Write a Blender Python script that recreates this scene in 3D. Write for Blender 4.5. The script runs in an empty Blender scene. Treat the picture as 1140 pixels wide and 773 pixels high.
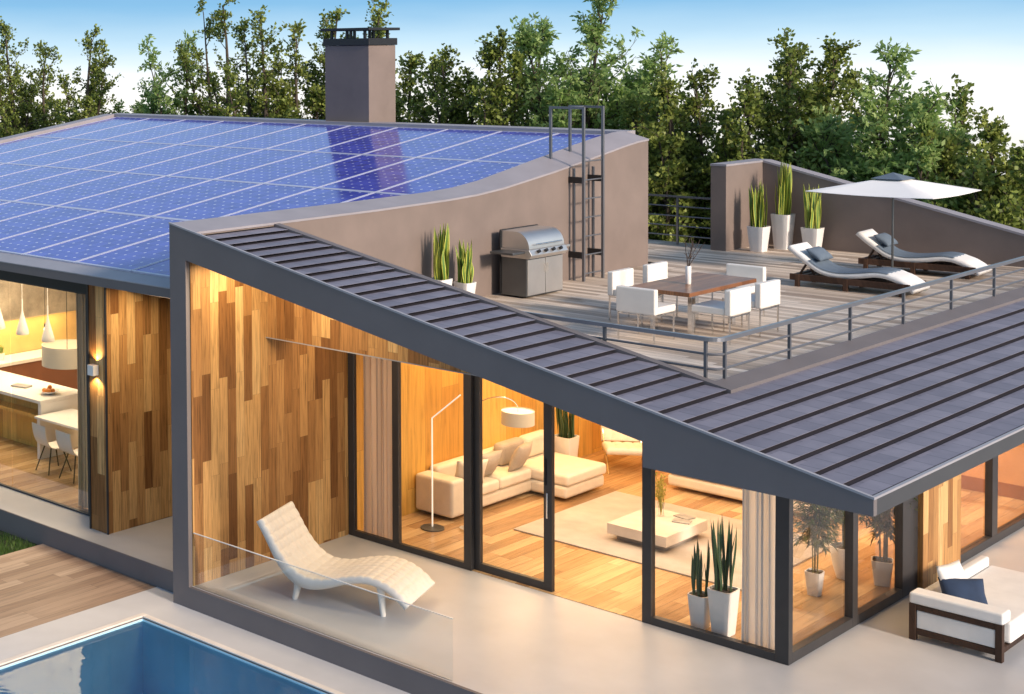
import bpy, bmesh, math, random
from mathutils import Vector, Matrix, noise
R = math.radians
random.seed(11)
scene = bpy.context.scene
COL = scene.collection

# ------------------------------------------------------------------ materials
def srgb(r, g, b):
    f = lambda c: (c/255/12.92) if c/255 <= .04045 else ((c/255+.055)/1.055)**2.4
    return (f(r), f(g), f(b), 1)

class N:
    def __init__(s, name):
        s.m = bpy.data.materials.new(name); s.m.use_nodes = True
        s.t = s.m.node_tree; s.p = s.t.nodes['Principled BSDF']; s.out = s.t.nodes['Material Output']
    def n(s, typ, **kw):
        nd = s.t.nodes.new(typ)
        for k, v in kw.items():
            if k in nd.inputs.keys() if isinstance(k, str) else False: nd.inputs[k].default_value = v
            else: setattr(nd, k, v)
        return nd
    def l(s, a, b): s.t.links.new(a, b)
    def math(s, op, a, b=None, c=None):
        nd = s.t.nodes.new('ShaderNodeMath'); nd.operation = op
        for i, v in enumerate((a, b, c)):
            if v is None: continue
            if isinstance(v, (int, float)): nd.inputs[i].default_value = v
            else: s.l(v, nd.inputs[i])
        return nd.outputs[0]
    def coord(s, scale=(1, 1, 1), kind='Object'):
        tc = s.t.nodes.new('ShaderNodeTexCoord'); mp = s.t.nodes.new('ShaderNodeMapping')
        mp.inputs['Scale'].default_value = scale
        s.l(tc.outputs[kind], mp.inputs[0]); return mp.outputs[0]
    def noise(s, vec, scale, detail=4, rough=.55):
        nd = s.t.nodes.new('ShaderNodeTexNoise'); s.l(vec, nd.inputs['Vector'])
        nd.inputs['Scale'].default_value = scale; nd.inputs['Detail'].default_value = detail
        nd.inputs['Roughness'].default_value = rough
        return nd.outputs['Fac']
    def ramp(s, fac, stops, interp='LINEAR'):
        nd = s.t.nodes.new('ShaderNodeValToRGB'); s.l(fac, nd.inputs[0]); cr = nd.color_ramp
        cr.interpolation = interp
        while len(cr.elements) < len(stops): cr.elements.new(.5)
        for e, (p, c) in zip(cr.elements, stops): e.position = p; e.color = c if len(c) == 4 else (*c, 1)
        return nd.outputs[0]
    def mix(s, fac, a, b, blend='MIX'):
        nd = s.t.nodes.new('ShaderNodeMix'); nd.data_type = 'RGBA'; nd.blend_type = blend
        for i, v in ((0, fac), (6, a), (7, b)):
            if isinstance(v, (int, float)): nd.inputs[i].default_value = v
            elif isinstance(v, tuple): nd.inputs[i].default_value = v
            else: s.l(v, nd.inputs[i])
        return nd.outputs[2]
    def bump(s, h, strength, dist=.01):
        nd = s.t.nodes.new('ShaderNodeBump'); nd.inputs['Strength'].default_value = strength
        nd.inputs['Distance'].default_value = dist
        s.l(h, nd.inputs['Height']); s.l(nd.outputs[0], s.p.inputs['Normal'])
    def col(s, c):
        if isinstance(c, tuple): s.p.inputs['Base Color'].default_value = c
        else: s.l(c, s.p.inputs['Base Color'])
    def set(s, rough=None, metal=None, spec=None):
        if rough is not None: s.p.inputs['Roughness'].default_value = rough
        if metal is not None: s.p.inputs['Metallic'].default_value = metal
        if spec is not None: s.p.inputs['Specular IOR Level'].default_value = spec

def plain(name, c, rough=.6, metal=0, var=.12, vscale=2.5, bump=.0, bscale=60, spec=None):
    k = N(name); v = k.coord()
    f = k.noise(v, vscale, 5)
    lo = tuple(x*(1-var) for x in c[:3])+(1,); hi = tuple(min(1, x*(1+var)) for x in c[:3])+(1,)
    k.col(k.ramp(f, [(.3, lo), (.7, hi)])); k.set(rough, metal, spec)
    if bump: k.bump(k.noise(v, bscale, 4), bump, .01)
    return k.m

def planks(name, across, along, w, l, stops, rough=.5, grain=(38, 2.2), gstr=.35, gap=.02, gapcol=.35, spec=.3):
    """boards of width w and mean length l; across/along are axis mixes of object space"""
    k = N(name)
    tc = k.n('ShaderNodeTexCoord')
    def dot(ax):
        d = k.n('ShaderNodeVectorMath', operation='DOT_PRODUCT'); k.l(tc.outputs['Object'], d.inputs[0]); d.inputs[1].default_value = ax
        return d.outputs['Value']
    u = k.math('DIVIDE', dot(across), w); v = k.math('DIVIDE', dot(along), l)
    ci = k.math('FLOOR', u)
    wn = k.n('ShaderNodeTexWhiteNoise', noise_dimensions='1D'); k.l(ci, wn.inputs['W'])
    v2 = k.math('ADD', v, k.math('MULTIPLY', wn.outputs['Value'], 13.7))
    ri = k.math('FLOOR', v2)
    cb = k.n('ShaderNodeCombineXYZ'); k.l(ci, cb.inputs[0]); k.l(ri, cb.inputs[1])
    idn = k.n('ShaderNodeTexWhiteNoise', noise_dimensions='2D'); k.l(cb.outputs[0], idn.inputs['Vector'])
    base = k.ramp(idn.outputs['Value'], stops)
    gv = k.n('ShaderNodeCombineXYZ')
    k.l(k.math('MULTIPLY', u, w*grain[0]), gv.inputs[0]); k.l(k.math('MULTIPLY', v2, l*grain[1]), gv.inputs[1])
    k.l(k.math('MULTIPLY', idn.outputs['Value'], 40), gv.inputs[2])
    nz = k.n('ShaderNodeTexNoise'); k.l(gv.outputs[0], nz.inputs['Vector']); nz.inputs['Scale'].default_value = 1.0
    nz.inputs['Detail'].default_value = 6; nz.inputs['Roughness'].default_value = .65; nz.inputs['Distortion'].default_value = .6
    dark = 1-gstr
    g = k.ramp(nz.outputs['Fac'], [(.3, (dark,)*3), (.5, (1, 1, 1)), (.72, (1+gstr*.5,)*3)])
    c = k.mix(1.0, base, g, 'MULTIPLY')
    fu = k.math('FRACT', u); fv = k.math('FRACT', v2)
    eu = k.math('LESS_THAN', k.math('MINIMUM', fu, k.math('SUBTRACT', 1, fu)), gap)
    ev = k.math('LESS_THAN', fv, gap*w/l*1.2)
    e = k.math('MAXIMUM', eu, ev)
    c = k.mix(k.math('MULTIPLY', e, 1-gapcol), c, (.02, .012, .008, 1))
    k.col(c); k.set(rough, 0, spec)
    h = k.math('SUBTRACT', nz.outputs['Fac'], k.math('MULTIPLY', e, 1.5))
    k.bump(h, .35, .004)
    return k.m

def glass(name, tint=(.985, .985, .98), ior=1.4, mul=.22, extra=0.0):
    m = bpy.data.materials.new(name); m.use_nodes = True; t = m.node_tree; t.nodes.clear()
    o = t.nodes.new('ShaderNodeOutputMaterial'); mx = t.nodes.new('ShaderNodeMixShader')
    tr = t.nodes.new('ShaderNodeBsdfTransparent'); tr.inputs[0].default_value = (*tint, 1)
    gl = t.nodes.new('ShaderNodeBsdfGlossy'); gl.inputs['Roughness'].default_value = .01
    fr = t.nodes.new('ShaderNodeFresnel'); fr.inputs[0].default_value = ior
    mu = t.nodes.new('ShaderNodeMath'); mu.operation = 'MULTIPLY_ADD'; mu.inputs[1].default_value = mul; mu.inputs[2].default_value = extra
    t.links.new(fr.outputs[0], mu.inputs[0]); t.links.new(mu.outputs[0], mx.inputs[0])
    t.links.new(tr.outputs[0], mx.inputs[1]); t.links.new(gl.outputs[0], mx.inputs[2]); t.links.new(mx.outputs[0], o.inputs[0])
    return m

def emis(name, c, s):
    k = N(name); k.col(c); k.p.inputs['Emission Color'].default_value = c; k.p.inputs['Emission Strength'].default_value = s
    return k.m

def leafmat(name, lo, mid, hi, scale=1.2, transl=.25):
    k = N(name); v = k.coord()
    f = k.noise(v, scale, 3); g = k.n('ShaderNodeNewGeometry')
    rnd = k.math('MULTIPLY', g.outputs['Random Per Island'], .5)
    x = k.math('ADD', k.math('MULTIPLY', f, .6), rnd)
    k.col(k.ramp(x, [(.3, lo), (.5, mid), (.78, hi)])); k.set(.5, 0, .35)
    # leaves let light through
    tl = k.n('ShaderNodeBsdfTranslucent'); mx = k.n('ShaderNodeMixShader'); mx.inputs[0].default_value = transl
    tl.inputs[0].default_value = (*[c*1.3 for c in hi[:3]], 1)
    k.l(k.p.outputs[0], mx.inputs[1]); k.l(tl.outputs[0], mx.inputs[2]); k.l(mx.outputs[0], k.out.inputs[0])
    return k.m

def blademat(name, mid, edge):
    k = N(name); uv = k.n('ShaderNodeUVMap'); sp = k.n('ShaderNodeSeparateXYZ'); k.l(uv.outputs[0], sp.inputs[0])
    d = k.math('ABSOLUTE', k.math('SUBTRACT', sp.outputs[0], .5))
    nz = k.noise(k.coord((1, 1, 6)), 14, 3)
    x = k.math('ADD', d, k.math('MULTIPLY', nz, .12))
    g = k.n('ShaderNodeNewGeometry')
    m2 = tuple(c*1.7 for c in mid[:3])+(1,)
    base = k.mix(k.math('MULTIPLY', g.outputs['Random Per Island'], .8), mid, m2)
    k.col(k.mix(k.ramp(x, [(.33, (0, 0, 0)), (.44, (1, 1, 1))]), base, edge)); k.set(.38, 0, .5)
    return k.m

M = {}
M['frame'] = plain('grey_render', (.148, .132, .134, 1), .62, var=.07, vscale=1.5, bump=.08, bscale=220)
M['brown'] = plain('taupe_plaster', (.19, .150, .132, 1), .75, var=.10, vscale=1.7, bump=.15, bscale=160)
M['cap'] = plain('parapet_metal', (.30, .28, .30, 1), .5, var=.08, vscale=2)
M['lip'] = plain('edge_metal', (.32, .315, .34, 1), .4, var=.05)
M['charcoal'] = plain('charcoal_frame', (.032, .031, .033, 1), .42, var=.12, vscale=6)
M['black'] = plain('black_metal', (.012, .012, .014, 1), .45)
M['gap_shade'] = plain('shaded_roof_base', (.02, .019, .03, 1), .8)  # near-black colour painted in as shade between the tile courses
M['rail'] = plain('grey_rail', (.15, .155, .17, 1), .35, .4, var=.06)
M['toprail'] = plain('steel_rail', (.30, .31, .34, 1), .28, .7, var=.06)
M['ceil'] = plain('white_ceiling', (.75, .72, .66, 1), .8, var=.03)
M['white'] = plain('white_plastic', (.78, .76, .73, 1), .4, var=.03)
M['pot'] = plain('white_planter', (.76, .74, .72, 1), .35, var=.05, vscale=5)
M['soil'] = plain('soil', (.03, .02, .014, 1), .95, var=.4, vscale=30, bump=.6, bscale=80)
M['leather'] = plain('cream_leather', (.78, .74, .68, 1), .45, var=.04, vscale=4, bump=.05, bscale=120)
M['cream'] = plain('cream_fabric', (.70, .63, .54, 1), .85, var=.07, vscale=5, bump=.25, bscale=260)
M['taupe_f'] = plain('taupe_fabric', (.42, .36, .31, 1), .85, var=.1, vscale=5, bump=.3, bscale=220)
M['whitef'] = plain('white_fabric', (.76, .75, .73, 1), .85, var=.05, vscale=4, bump=.25, bscale=240)
M['greyf'] = plain('slate_fabric', (.11, .15, .20, 1), .85, var=.1, vscale=6, bump=.3, bscale=240)
M['navy'] = plain('navy_fabric', (.018, .038, .085, 1), .85, var=.12, vscale=6, bump=.3, bscale=240)
M['chrome'] = plain('chrome', (.75, .74, .72, 1), .12, 1, var=.03)
M['steel'] = plain('brushed_steel', (.72, .69, .65, 1), .42, 1, var=.06, vscale=3, bump=.05, bscale=200)
M['darksteel'] = plain('dark_steel', (.14, .15, .155, 1), .35, .8, var=.1, vscale=2)
M['rug'] = plain('cream_rug', (.44, .39, .35, 1), .95, var=.1, vscale=3.5, bump=.8, bscale=90)
M['darkwood'] = planks('dark_stained_wood', (.7, .7, .3), (1, .3, .2), .3, 3, [(0, (.035, .018, .011)), (1, (.078, .040, .024))], .55, gap=.0, gstr=.4)
M['tablewood'] = planks('walnut_tabletop', (1, 0, 0), (0, 1, 0), .115, 4, [(0, (.19, .075, .03)), (1, (.33, .15, .065))], .28, gap=.03, gapcol=.5, spec=.5)
WOOD = [(0, (.18, .077, .024)), (.2, (.28, .130, .042)), (.5, (.40, .208, .075)), (.8, (.56, .325, .125)), (1, (.64, .41, .18))]
M['clad_yz'] = planks('timber_cladding', (1, 1, 0), (0, 0, 1), .158, 1.15, WOOD, .5, grain=(46, 1.7), gstr=.6, gap=.012)
M['honey'] = planks('honey_panelling', (1, 1, 0), (0, 0, 1), .42, 3.4, [(0, (.50, .25, .055)), (.5, (.66, .38, .09)), (1, (.74, .47, .13))], .4, grain=(16, 1.1), gstr=.3, gap=.006)
M['floor'] = planks('oak_floor', (1, 0, 0), (0, 1, 0), .19, 1.7, [(0, (.33, .19, .09)), (.5, (.47, .30, .15)), (1, (.60, .42, .23))], .24, grain=(20, 1.3), gstr=.3, gap=.012, spec=.5)
M['deck'] = planks('weathered_deck', (0, 1, 0), (1, 0, 0), .145, 2.6, [(0, (.37, .285, .215)), (.45, (.57, .465, .365)), (1, (.80, .69, .57))], .55, grain=(22, 1.1), gstr=.35, gap=.03)
M['deck2'] = planks('garden_deck', (1, 0, 0), (0, 1, 0), .17, 2.2, [(0, (.22, .14, .095)), (.5, (.34, .235, .165)), (1, (.45, .33, .24))], .5, grain=(20, 1.0), gstr=.35, gap=.015)
M['concrete'] = plain('pale_concrete', (.47, .475, .49, 1), .38, var=.10, vscale=.8, bump=.04, bscale=90, spec=.4)
M['tile'] = plain('pale_paving', (.52, .52, .53, 1), .5, var=.09, vscale=1.1, bump=.05, bscale=60)
M['basin'] = plain('pool_tile', (.42, .72, .90, 1), .3, var=.12, vscale=.8)
M['soilg'] = plain('garden_soil', (.035, .05, .018, 1), .95, var=.4, vscale=.4)
M['glass'] = glass('window_glass')
M['balglass'] = glass('balustrade_glass', (.95, .97, .98), 1.3, .6, .015)
M['hay'] = plain('woven_shade', (.70, .66, .56, 1), .8, var=.05)
M['lampshade'] = emis('lit_shade', (.75, .72, .64, 1), .35)
M['ledstrip'] = emis('led_strip', (.9, .84, .72, 1), .55)
M['orange'] = plain('orange_fruit', (.65, .22, .02, 1), .5)
M['twig'] = plain('bare_twig', (.09, .06, .045, 1), .8)
M['bark'] = plain('bark', (.07, .055, .04, 1), .9, var=.3, vscale=8, bump=.5, bscale=30)
M['bamboo_stem'] = plain('cane', (.16, .14, .05, 1), .6)
M['paper'] = plain('paper_cover', (.30, .29, .28, 1), .6, var=.25, vscale=9)
M['drumsh'] = plain('drum_fabric', (.62, .57, .47, 1), .8, var=.03)

def mk_curtain(name, c):
    k = N(name); k.col(c); k.set(.9)
    tl = k.n('ShaderNodeBsdfTranslucent'); tl.inputs[0].default_value = c
    mx = k.n('ShaderNodeMixShader'); mx.inputs[0].default_value = .45
    k.l(k.p.outputs[0], mx.inputs[1]); k.l(tl.outputs[0], mx.inputs[2]); k.l(mx.outputs[0], k.out.inputs[0])
    return k.m
M['sheer'] = mk_curtain('sheer_curtain', (.86, .84, .82, 1))
M['mauve'] = mk_curtain('striped_curtain', (.60, .53, .50, 1))
M['greycur'] = mk_curtain('grey_curtain', (.36, .33, .29, 1))

# concrete look of kitchen wall
k = N('kitchen_concrete'); v = k.coord(); k.col(k.ramp(k.noise(v, 1.6, 7, .7), [(.35, (.26, .23, .19)), (.55, (.42, .37, .30)), (.7, (.56, .5, .40))])); k.set(.6); M['kconc'] = k.m

# solar cells
k = N('solar_cells'); v = k.coord()
sp = k.n('ShaderNodeSeparateXYZ'); k.l(v, sp.inputs[0])
cx = k.math('FRACT', k.math('DIVIDE', sp.outputs[0], .2)); cy = k.math('FRACT', k.math('DIVIDE', sp.outputs[1], .2167))
ax = k.math('ABSOLUTE', k.math('SUBTRACT', cx, .5)); ay = k.math('ABSOLUTE', k.math('SUBTRACT', cy, .5))
corner = k.math('GREATER_THAN', k.math('ADD', ax, ay), .87)
line = k.math('GREATER_THAN', k.math('MAXIMUM', ax, ay), .485)
bus = k.math('LESS_THAN', k.math('ABSOLUTE', k.math('SUBTRACT', k.math('FRACT', k.math('MULTIPLY', cx, 3)), .5)), .03)
wn = k.n('ShaderNodeTexWhiteNoise', noise_dimensions='2D')
cb = k.n('ShaderNodeCombineXYZ'); k.l(k.math('FLOOR', k.math('DIVIDE', sp.outputs[0], .2)), cb.inputs[0]); k.l(k.math('FLOOR', k.math('DIVIDE', sp.outputs[1], .2167)), cb.inputs[1]); k.l(cb.outputs[0], wn.inputs[0])
c0 = k.ramp(wn.outputs['Value'], [(0, (.032, .044, .34)), (1, (.058, .076, .48))])
c1 = k.mix(k.math('MULTIPLY', line, .35), c0, (.25, .32, .62, 1))
c1 = k.mix(k.math('MULTIPLY', bus, .25), c1, (.3, .36, .65, 1))
c1 = k.mix(k.math('MULTIPLY', corner, .7), c1, (.72, .76, .9, 1))
k.col(c1); k.set(.14, 0, .2)
M['solar'] = k.m
M['panelframe'] = plain('panel_frame', (.50, .52, .66, 1), .35, .2, var=.04)

# roof tiles: violet-grey metal shingles with joints
k = N('roof_tiles'); v = k.coord(); sp = k.n('ShaderNodeSeparateXYZ'); k.l(v, sp.inputs[0])
row = k.math('FLOOR', k.math('DIVIDE', k.math('ADD', sp.outputs[0], 10), .2547))
fy = k.math('FRACT', k.math('ADD', k.math('DIVIDE', sp.outputs[1], .31), k.math('MULTIPLY', k.math('MODULO', row, 2), .5)))
j = k.math('LESS_THAN', fy, .05)
wn = k.n('ShaderNodeTexWhiteNoise', noise_dimensions='2D'); cb = k.n('ShaderNodeCombineXYZ'); k.l(row, cb.inputs[0])
k.l(k.math('FLOOR', k.math('ADD', k.math('DIVIDE', sp.outputs[1], .31), k.math('MULTIPLY', k.math('MODULO', row, 2), .5))), cb.inputs[1]); k.l(cb.outputs[0], wn.inputs[0])
base = k.ramp(k.math('ADD', k.math('MULTIPLY', wn.outputs['Value'], .4), k.math('MULTIPLY', k.noise(v, 5, 5), .6)), [(.2, (.15, .145, .185)), (.8, (.235, .225, .275))])
k.col(k.mix(k.math('MULTIPLY', j, .5), base, (.05, .05, .075, 1))); k.set(.5, .0, .4); k.bump(k.noise(v, 120, 3), .12, .003)
M['tiles'] = k.m

# water
m = bpy.data.materials.new('pool_water'); m.use_nodes = True; t = m.node_tree; t.nodes.clear()
o = t.nodes.new('ShaderNodeOutputMaterial'); mx = t.nodes.new('ShaderNodeMixShader')
tr = t.nodes.new('ShaderNodeBsdfTransparent'); tr.inputs[0].default_value = (.84, .94, .98, 1)
gl = t.nodes.new('ShaderNodeBsdfGlossy'); gl.inputs['Roughness'].default_value = .03
fr = t.nodes.new('ShaderNodeFresnel'); fr.inputs[0].default_value = 1.2
nz = t.nodes.new('ShaderNodeTexNoise'); nz.inputs['Scale'].default_value = 1.6; nz.inputs['Detail'].default_value = 3
tc = t.nodes.new('ShaderNodeTexCoord'); t.links.new(tc.outputs['Object'], nz.inputs['Vector'])
bp = t.nodes.new('ShaderNodeBump'); bp.inputs['Strength'].default_value = .18; bp.inputs['Distance'].default_value = .05
t.links.new(nz.outputs['Fac'], bp.inputs['Height']); t.links.new(bp.outputs[0], gl.inputs['Normal']); t.links.new(bp.outputs[0], fr.inputs['Normal'])
t.links.new(fr.outputs[0], mx.inputs[0]); t.links.new(tr.outputs[0], mx.inputs[1]); t.links.new(gl.outputs[0], mx.inputs[2]); t.links.new(mx.outputs[0], o.inputs[0])
M['water'] = m

M['dark_leaf'] = leafmat('olive_foliage', (.035, .052, .010, 1), (.115, .155, .028, 1), (.28, .34, .075, 1), 1.0)
M['green_leaf'] = leafmat('bright_foliage', (.06, .12, .028, 1), (.18, .29, .075, 1), (.38, .49, .18, 1), 1.0, .4)
M['mid_leaf'] = leafmat('mid_foliage', (.05, .075, .014, 1), (.15, .19, .035, 1), (.32, .37, .09, 1), 1.0, .28)
M['bamboo_leaf'] = leafmat('bamboo_foliage', (.014, .025, .006, 1), (.035, .055, .012, 1), (.08, .11, .025, 1), 3, .1)
M['grass'] = leafmat('grass_blades', (.02, .05, .008, 1), (.05, .11, .02, 1), (.10, .17, .04, 1), 3)
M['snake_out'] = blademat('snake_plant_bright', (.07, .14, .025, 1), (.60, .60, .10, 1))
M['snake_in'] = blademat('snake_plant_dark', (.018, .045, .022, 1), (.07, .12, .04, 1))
M['yellowfl'] = leafmat('yellow_stems', (.16, .17, .03, 1), (.28, .27, .05, 1), (.5, .42, .10, 1), 5)

# ------------------------------------------------------------------ mesh builder
class MB:
    def __init__(s): s.bm = bmesh.new(); s.uv = None
    def box(s, x0, x1, y0, y1, z0, z1, mat=None):
        vs = [s.bm.verts.new(p) for p in ((x0, y0, z0), (x1, y0, z0), (x1, y1, z0), (x0, y1, z0), (x0, y0, z1), (x1, y0, z1), (x1, y1, z1), (x0, y1, z1))]
        if mat is not None:
            for v in vs: v.co = mat @ v.co
        for f in ((3, 2, 1, 0), (4, 5, 6, 7), (0, 1, 5, 4), (1, 2, 6, 5), (2, 3, 7, 6), (3, 0, 4, 7)):
            s.bm.faces.new([vs[i] for i in f])
        return s
    def hexa(s, pts):
        vs = [s.bm.verts.new(p) for p in pts]
        for f in ((3, 2, 1, 0), (4, 5, 6, 7), (0, 1, 5, 4), (1, 2, 6, 5), (2, 3, 7, 6), (3, 0, 4, 7)):
            s.bm.faces.new([vs[i] for i in f])
        return s
    def prism(s, poly, axis, a, b):
        def P(p, c):
            return {'x': (c, p[0], p[1]), 'y': (p[0], c, p[1]), 'z': (p[0], p[1], c)}[axis]
        A = [s.bm.verts.new(P(p, a)) for p in poly]; B = [s.bm.verts.new(P(p, b)) for p in poly]
        n = len(poly); s.bm.faces.new(A); s.bm.faces.new(B[::-1])
        for i in range(n): s.bm.faces.new((A[i], B[i], B[(i+1) % n], A[(i+1) % n]))
        return s
    def tube(s, p0, p1, r, r2=None, seg=10, cap=True):
        r2 = r if r2 is None else r2
        p0 = Vector(p0); p1 = Vector(p1); d = (p1-p0).normalized()
        a = d.orthogonal().normalized(); b = d.cross(a)
        A = []; B = []
        for i in range(seg):
            t = 2*math.pi*i/seg; o = a*math.cos(t)+b*math.sin(t)
            A.append(s.bm.verts.new(p0+o*r)); B.append(s.bm.verts.new(p1+o*r2))
        for i in range(seg): s.bm.faces.new((A[i], A[(i+1) % seg], B[(i+1) % seg], B[i]))
        if cap: s.bm.faces.new(A[::-1]); s.bm.faces.new(B)
        return s
    def path(s, pts, r, seg=8, sq=False, radii=None):
        """swept tube along a polyline"""
        pts = [Vector(p) for p in pts]; rings = []
        prev = None
        for i, p in enumerate(pts):
            d = ((pts[i+1]-p) if i < len(pts)-1 else Vector((0, 0, 0)))
            e = ((p-pts[i-1]) if i > 0 else Vector((0, 0, 0)))
            t = (d.normalized()+e.normalized()).normalized()
            if prev is None: a = t.orthogonal().normalized() if not sq else (Vector((0, 0, 1)).cross(t).normalized() if abs(t.z) < .9 else Vector((1, 0, 0)))
            else: a = (prev - t*prev.dot(t)).normalized()
            prev = a; b = t.cross(a)
            rr = radii[i] if radii else r
            ring = []
            for q in range(seg):
                an = 2*math.pi*(q+.5)/seg
                ring.append(s.bm.verts.new(p+(a*math.cos(an)+b*math.sin(an))*rr))
            rings.append(ring)
        for A, B in zip(rings, rings[1:]):
            for q in range(seg): s.bm.faces.new((A[q], A[(q+1) % seg], B[(q+1) % seg], B[q]))
        s.bm.faces.new(rings[0][::-1]); s.bm.faces.new(rings[-1])
        return s
    def lathe(s, prof, c=(0, 0, 0), seg=24, sq=None, cap=True):
        """profile of (r,z); sq -> superellipse squareness"""
        rings = []
        for r, z in prof:
            ring = []
            for i in range(seg):
                t = 2*math.pi*(i+.5)/seg; cx, sy = math.cos(t), math.sin(t)
                if sq:
                    kf = (abs(cx)**sq+abs(sy)**sq)**(-1/sq); cx *= kf; sy *= kf
                ring.append(s.bm.verts.new((c[0]+cx*r, c[1]+sy*r, c[2]+z)))
            rings.append(ring)
        for A, B in zip(rings, rings[1:]):
            for i in range(seg): s.bm.faces.new((A[i], A[(i+1) % seg], B[(i+1) % seg], B[i]))
        if cap: s.bm.faces.new(rings[0][::-1]); s.bm.faces.new(rings[-1])
        return s
    def quad(s, *p):
        s.bm.faces.new([s.bm.verts.new(q) for q in p]); return s
    def grid(s, fn, nu, nv, close=False):
        V = [[s.bm.verts.new(fn(i/nu, j/nv)) for j in range(nv+1)] for i in range(nu+1)]
        for i in range(nu):
            for j in range(nv): s.bm.faces.new((V[i][j], V[i+1][j], V[i+1][j+1], V[i][j+1]))
        return V
    def build(s, name, mat, parent=None, bevel=0, seg=2, smooth=None, loc=None, rotz=0, recalc=True):
        if recalc: bmesh.ops.recalc_face_normals(s.bm, faces=s.bm.faces)
        me = bpy.data.meshes.new(name); s.bm.to_mesh(me); s.bm.free()
        if smooth is not None:
            for p in me.polygons: p.use_smooth = True
            if smooth < 179: me.set_sharp_from_angle(angle=R(smooth))
        me.materials.append(M[mat] if isinstance(mat, str) else mat)
        o = bpy.data.objects.new(name, me); COL.objects.link(o)
        if bevel:
            b = o.modifiers.new('bevel', 'BEVEL'); b.width = bevel; b.segments = seg; b.limit_method = 'ANGLE'; b.angle_limit = R(35)
        if parent is not None: o.parent = parent
        if loc is not None: o.location = loc
        if rotz: o.rotation_euler.z = rotz
        return o

def thing(name, label, cat, loc=(0, 0, 0), rotz=0, group=None):
    o = bpy.data.objects.new(name, None); COL.objects.link(o)
    o.location = loc; o.rotation_euler = (0, 0, rotz); o['label'] = label; o['category'] = cat
    o.empty_display_size = .2
    if group: o['group'] = group
    return o
def tag(o, label, cat, group=None):
    o['label'] = label; o['category'] = cat
    if group: o['group'] = group
    return o
def struct(o): o['kind'] = 'structure'; return o
def dup(root, loc, rotz=None, label=None):
    r = root.copy(); COL.objects.link(r); r.location = loc
    if rotz is not None: r.rotation_euler = (0, 0, rotz)
    if label: r['label'] = label
    for ch in list(root.children):
        c = ch.copy(); COL.objects.link(c); c.parent = r
        for g in ch.children:
            d = g.copy(); COL.objects.link(d); d.parent = c
    return r

# ------------------------------------------------------------------ camera
cam = bpy.data.cameras.new('camera'); co = bpy.data.objects.new('camera', cam); COL.objects.link(co); scene.camera = co
yaw, pit, roll = R(-48.95129), R(2.22695637), R(-.7041754)
F = Vector((math.cos(pit)*math.sin(yaw), math.cos(pit)*math.cos(yaw), -math.sin(pit)))
Rv = Vector((math.cos(yaw), -math.sin(yaw), 0)); U = Rv.cross(F)
R2 = Rv*math.cos(roll)+U*math.sin(roll); U2 = -Rv*math.sin(roll)+U*math.cos(roll)
CP = Vector((7.80, -16.75, 7.0))
mw = Matrix((( R2.x, U2.x, -F.x, CP.x), (R2.y, U2.y, -F.y, CP.y), (R2.z, U2.z, -F.z, CP.z), (0, 0, 0, 1)))
co.matrix_world = mw
FPX, PX, PY = 1695.633, 127.425, 123.788
cam.sensor_width = 36; cam.lens = FPX*36/1140
cam.shift_x = (570-PX)/1140; cam.shift_y = (PY-386.5)/1140
cam.clip_end = 3000; cam.clip_start = .1
def at_y(px, py, Y):
    d = F*FPX+R2*(px-PX)+U2*(PY-py); t = (Y-CP.y)/d.y
    return CP+d*t

# ------------------------------------------------------------------ light and sky
SUN_EL, SUN_AZ = R(23), R(-3)          # azimuth measured from +X towards +Y
sd = Vector((math.cos(SUN_EL)*math.cos(SUN_AZ), math.cos(SUN_EL)*math.sin(SUN_AZ), math.sin(SUN_EL)))
sl = bpy.data.lights.new('sun', 'SUN'); sl.energy = 3.7; sl.angle = R(8); sl.color = (1, .82, .67)
so = bpy.data.objects.new('sun', sl); COL.objects.link(so); so.rotation_euler = (-sd).to_track_quat('-Z', 'Y').to_euler()

w = bpy.data.worlds.new('World'); scene.world = w; w.use_nodes = True; t = w.node_tree; t.nodes.clear()
wo = t.nodes.new('ShaderNodeOutputWorld'); b1 = t.nodes.new('ShaderNodeBackground'); b2 = t.nodes.new('ShaderNodeBackground'); ms = t.nodes.new('ShaderNodeMixShader')
sky = t.nodes.new('ShaderNodeTexSky'); sky.sky_type = 'NISHITA'; sky.sun_disc = False
sky.sun_elevation = SUN_EL; sky.sun_rotation = math.pi/2-SUN_AZ; sky.air_density = 1.2; sky.dust_density = 1.0; sky.ozone_density = 1.5
t.links.new(sky.outputs[0], b1.inputs[0]); b1.inputs[1].default_value = .15
tc = t.nodes.new('ShaderNodeTexCoord'); sp = t.nodes.new('ShaderNodeSeparateXYZ'); t.links.new(tc.outputs['Generated'], sp.inputs[0])
# low band of evening sky: white haze near the horizon turning blue, with thin drifting cloud
mp = t.nodes.new('ShaderNodeMapping'); mp.inputs['Scale'].default_value = (5, 5, 26); t.links.new(tc.outputs['Generated'], mp.inputs[0])
nz = t.nodes.new('ShaderNodeTexNoise'); nz.inputs['Scale'].default_value = 1.6; nz.inputs['Detail'].default_value = 6; t.links.new(mp.outputs[0], nz.inputs['Vector'])
ma = t.nodes.new('ShaderNodeMath'); ma.operation = 'MULTIPLY_ADD'; t.links.new(nz.outputs['Fac'], ma.inputs[0]); ma.inputs[1].default_value = -.014
t.links.new(sp.outputs['Z'], ma.inputs[2])
mr = t.nodes.new('ShaderNodeMapRange'); mr.inputs['From Min'].default_value = -.07; mr.inputs['From Max'].default_value = .07
t.links.new(ma.outputs[0], mr.inputs['Value'])
cr = t.nodes.new('ShaderNodeValToRGB'); t.links.new(mr.outputs[0], cr.inputs[0])
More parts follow.
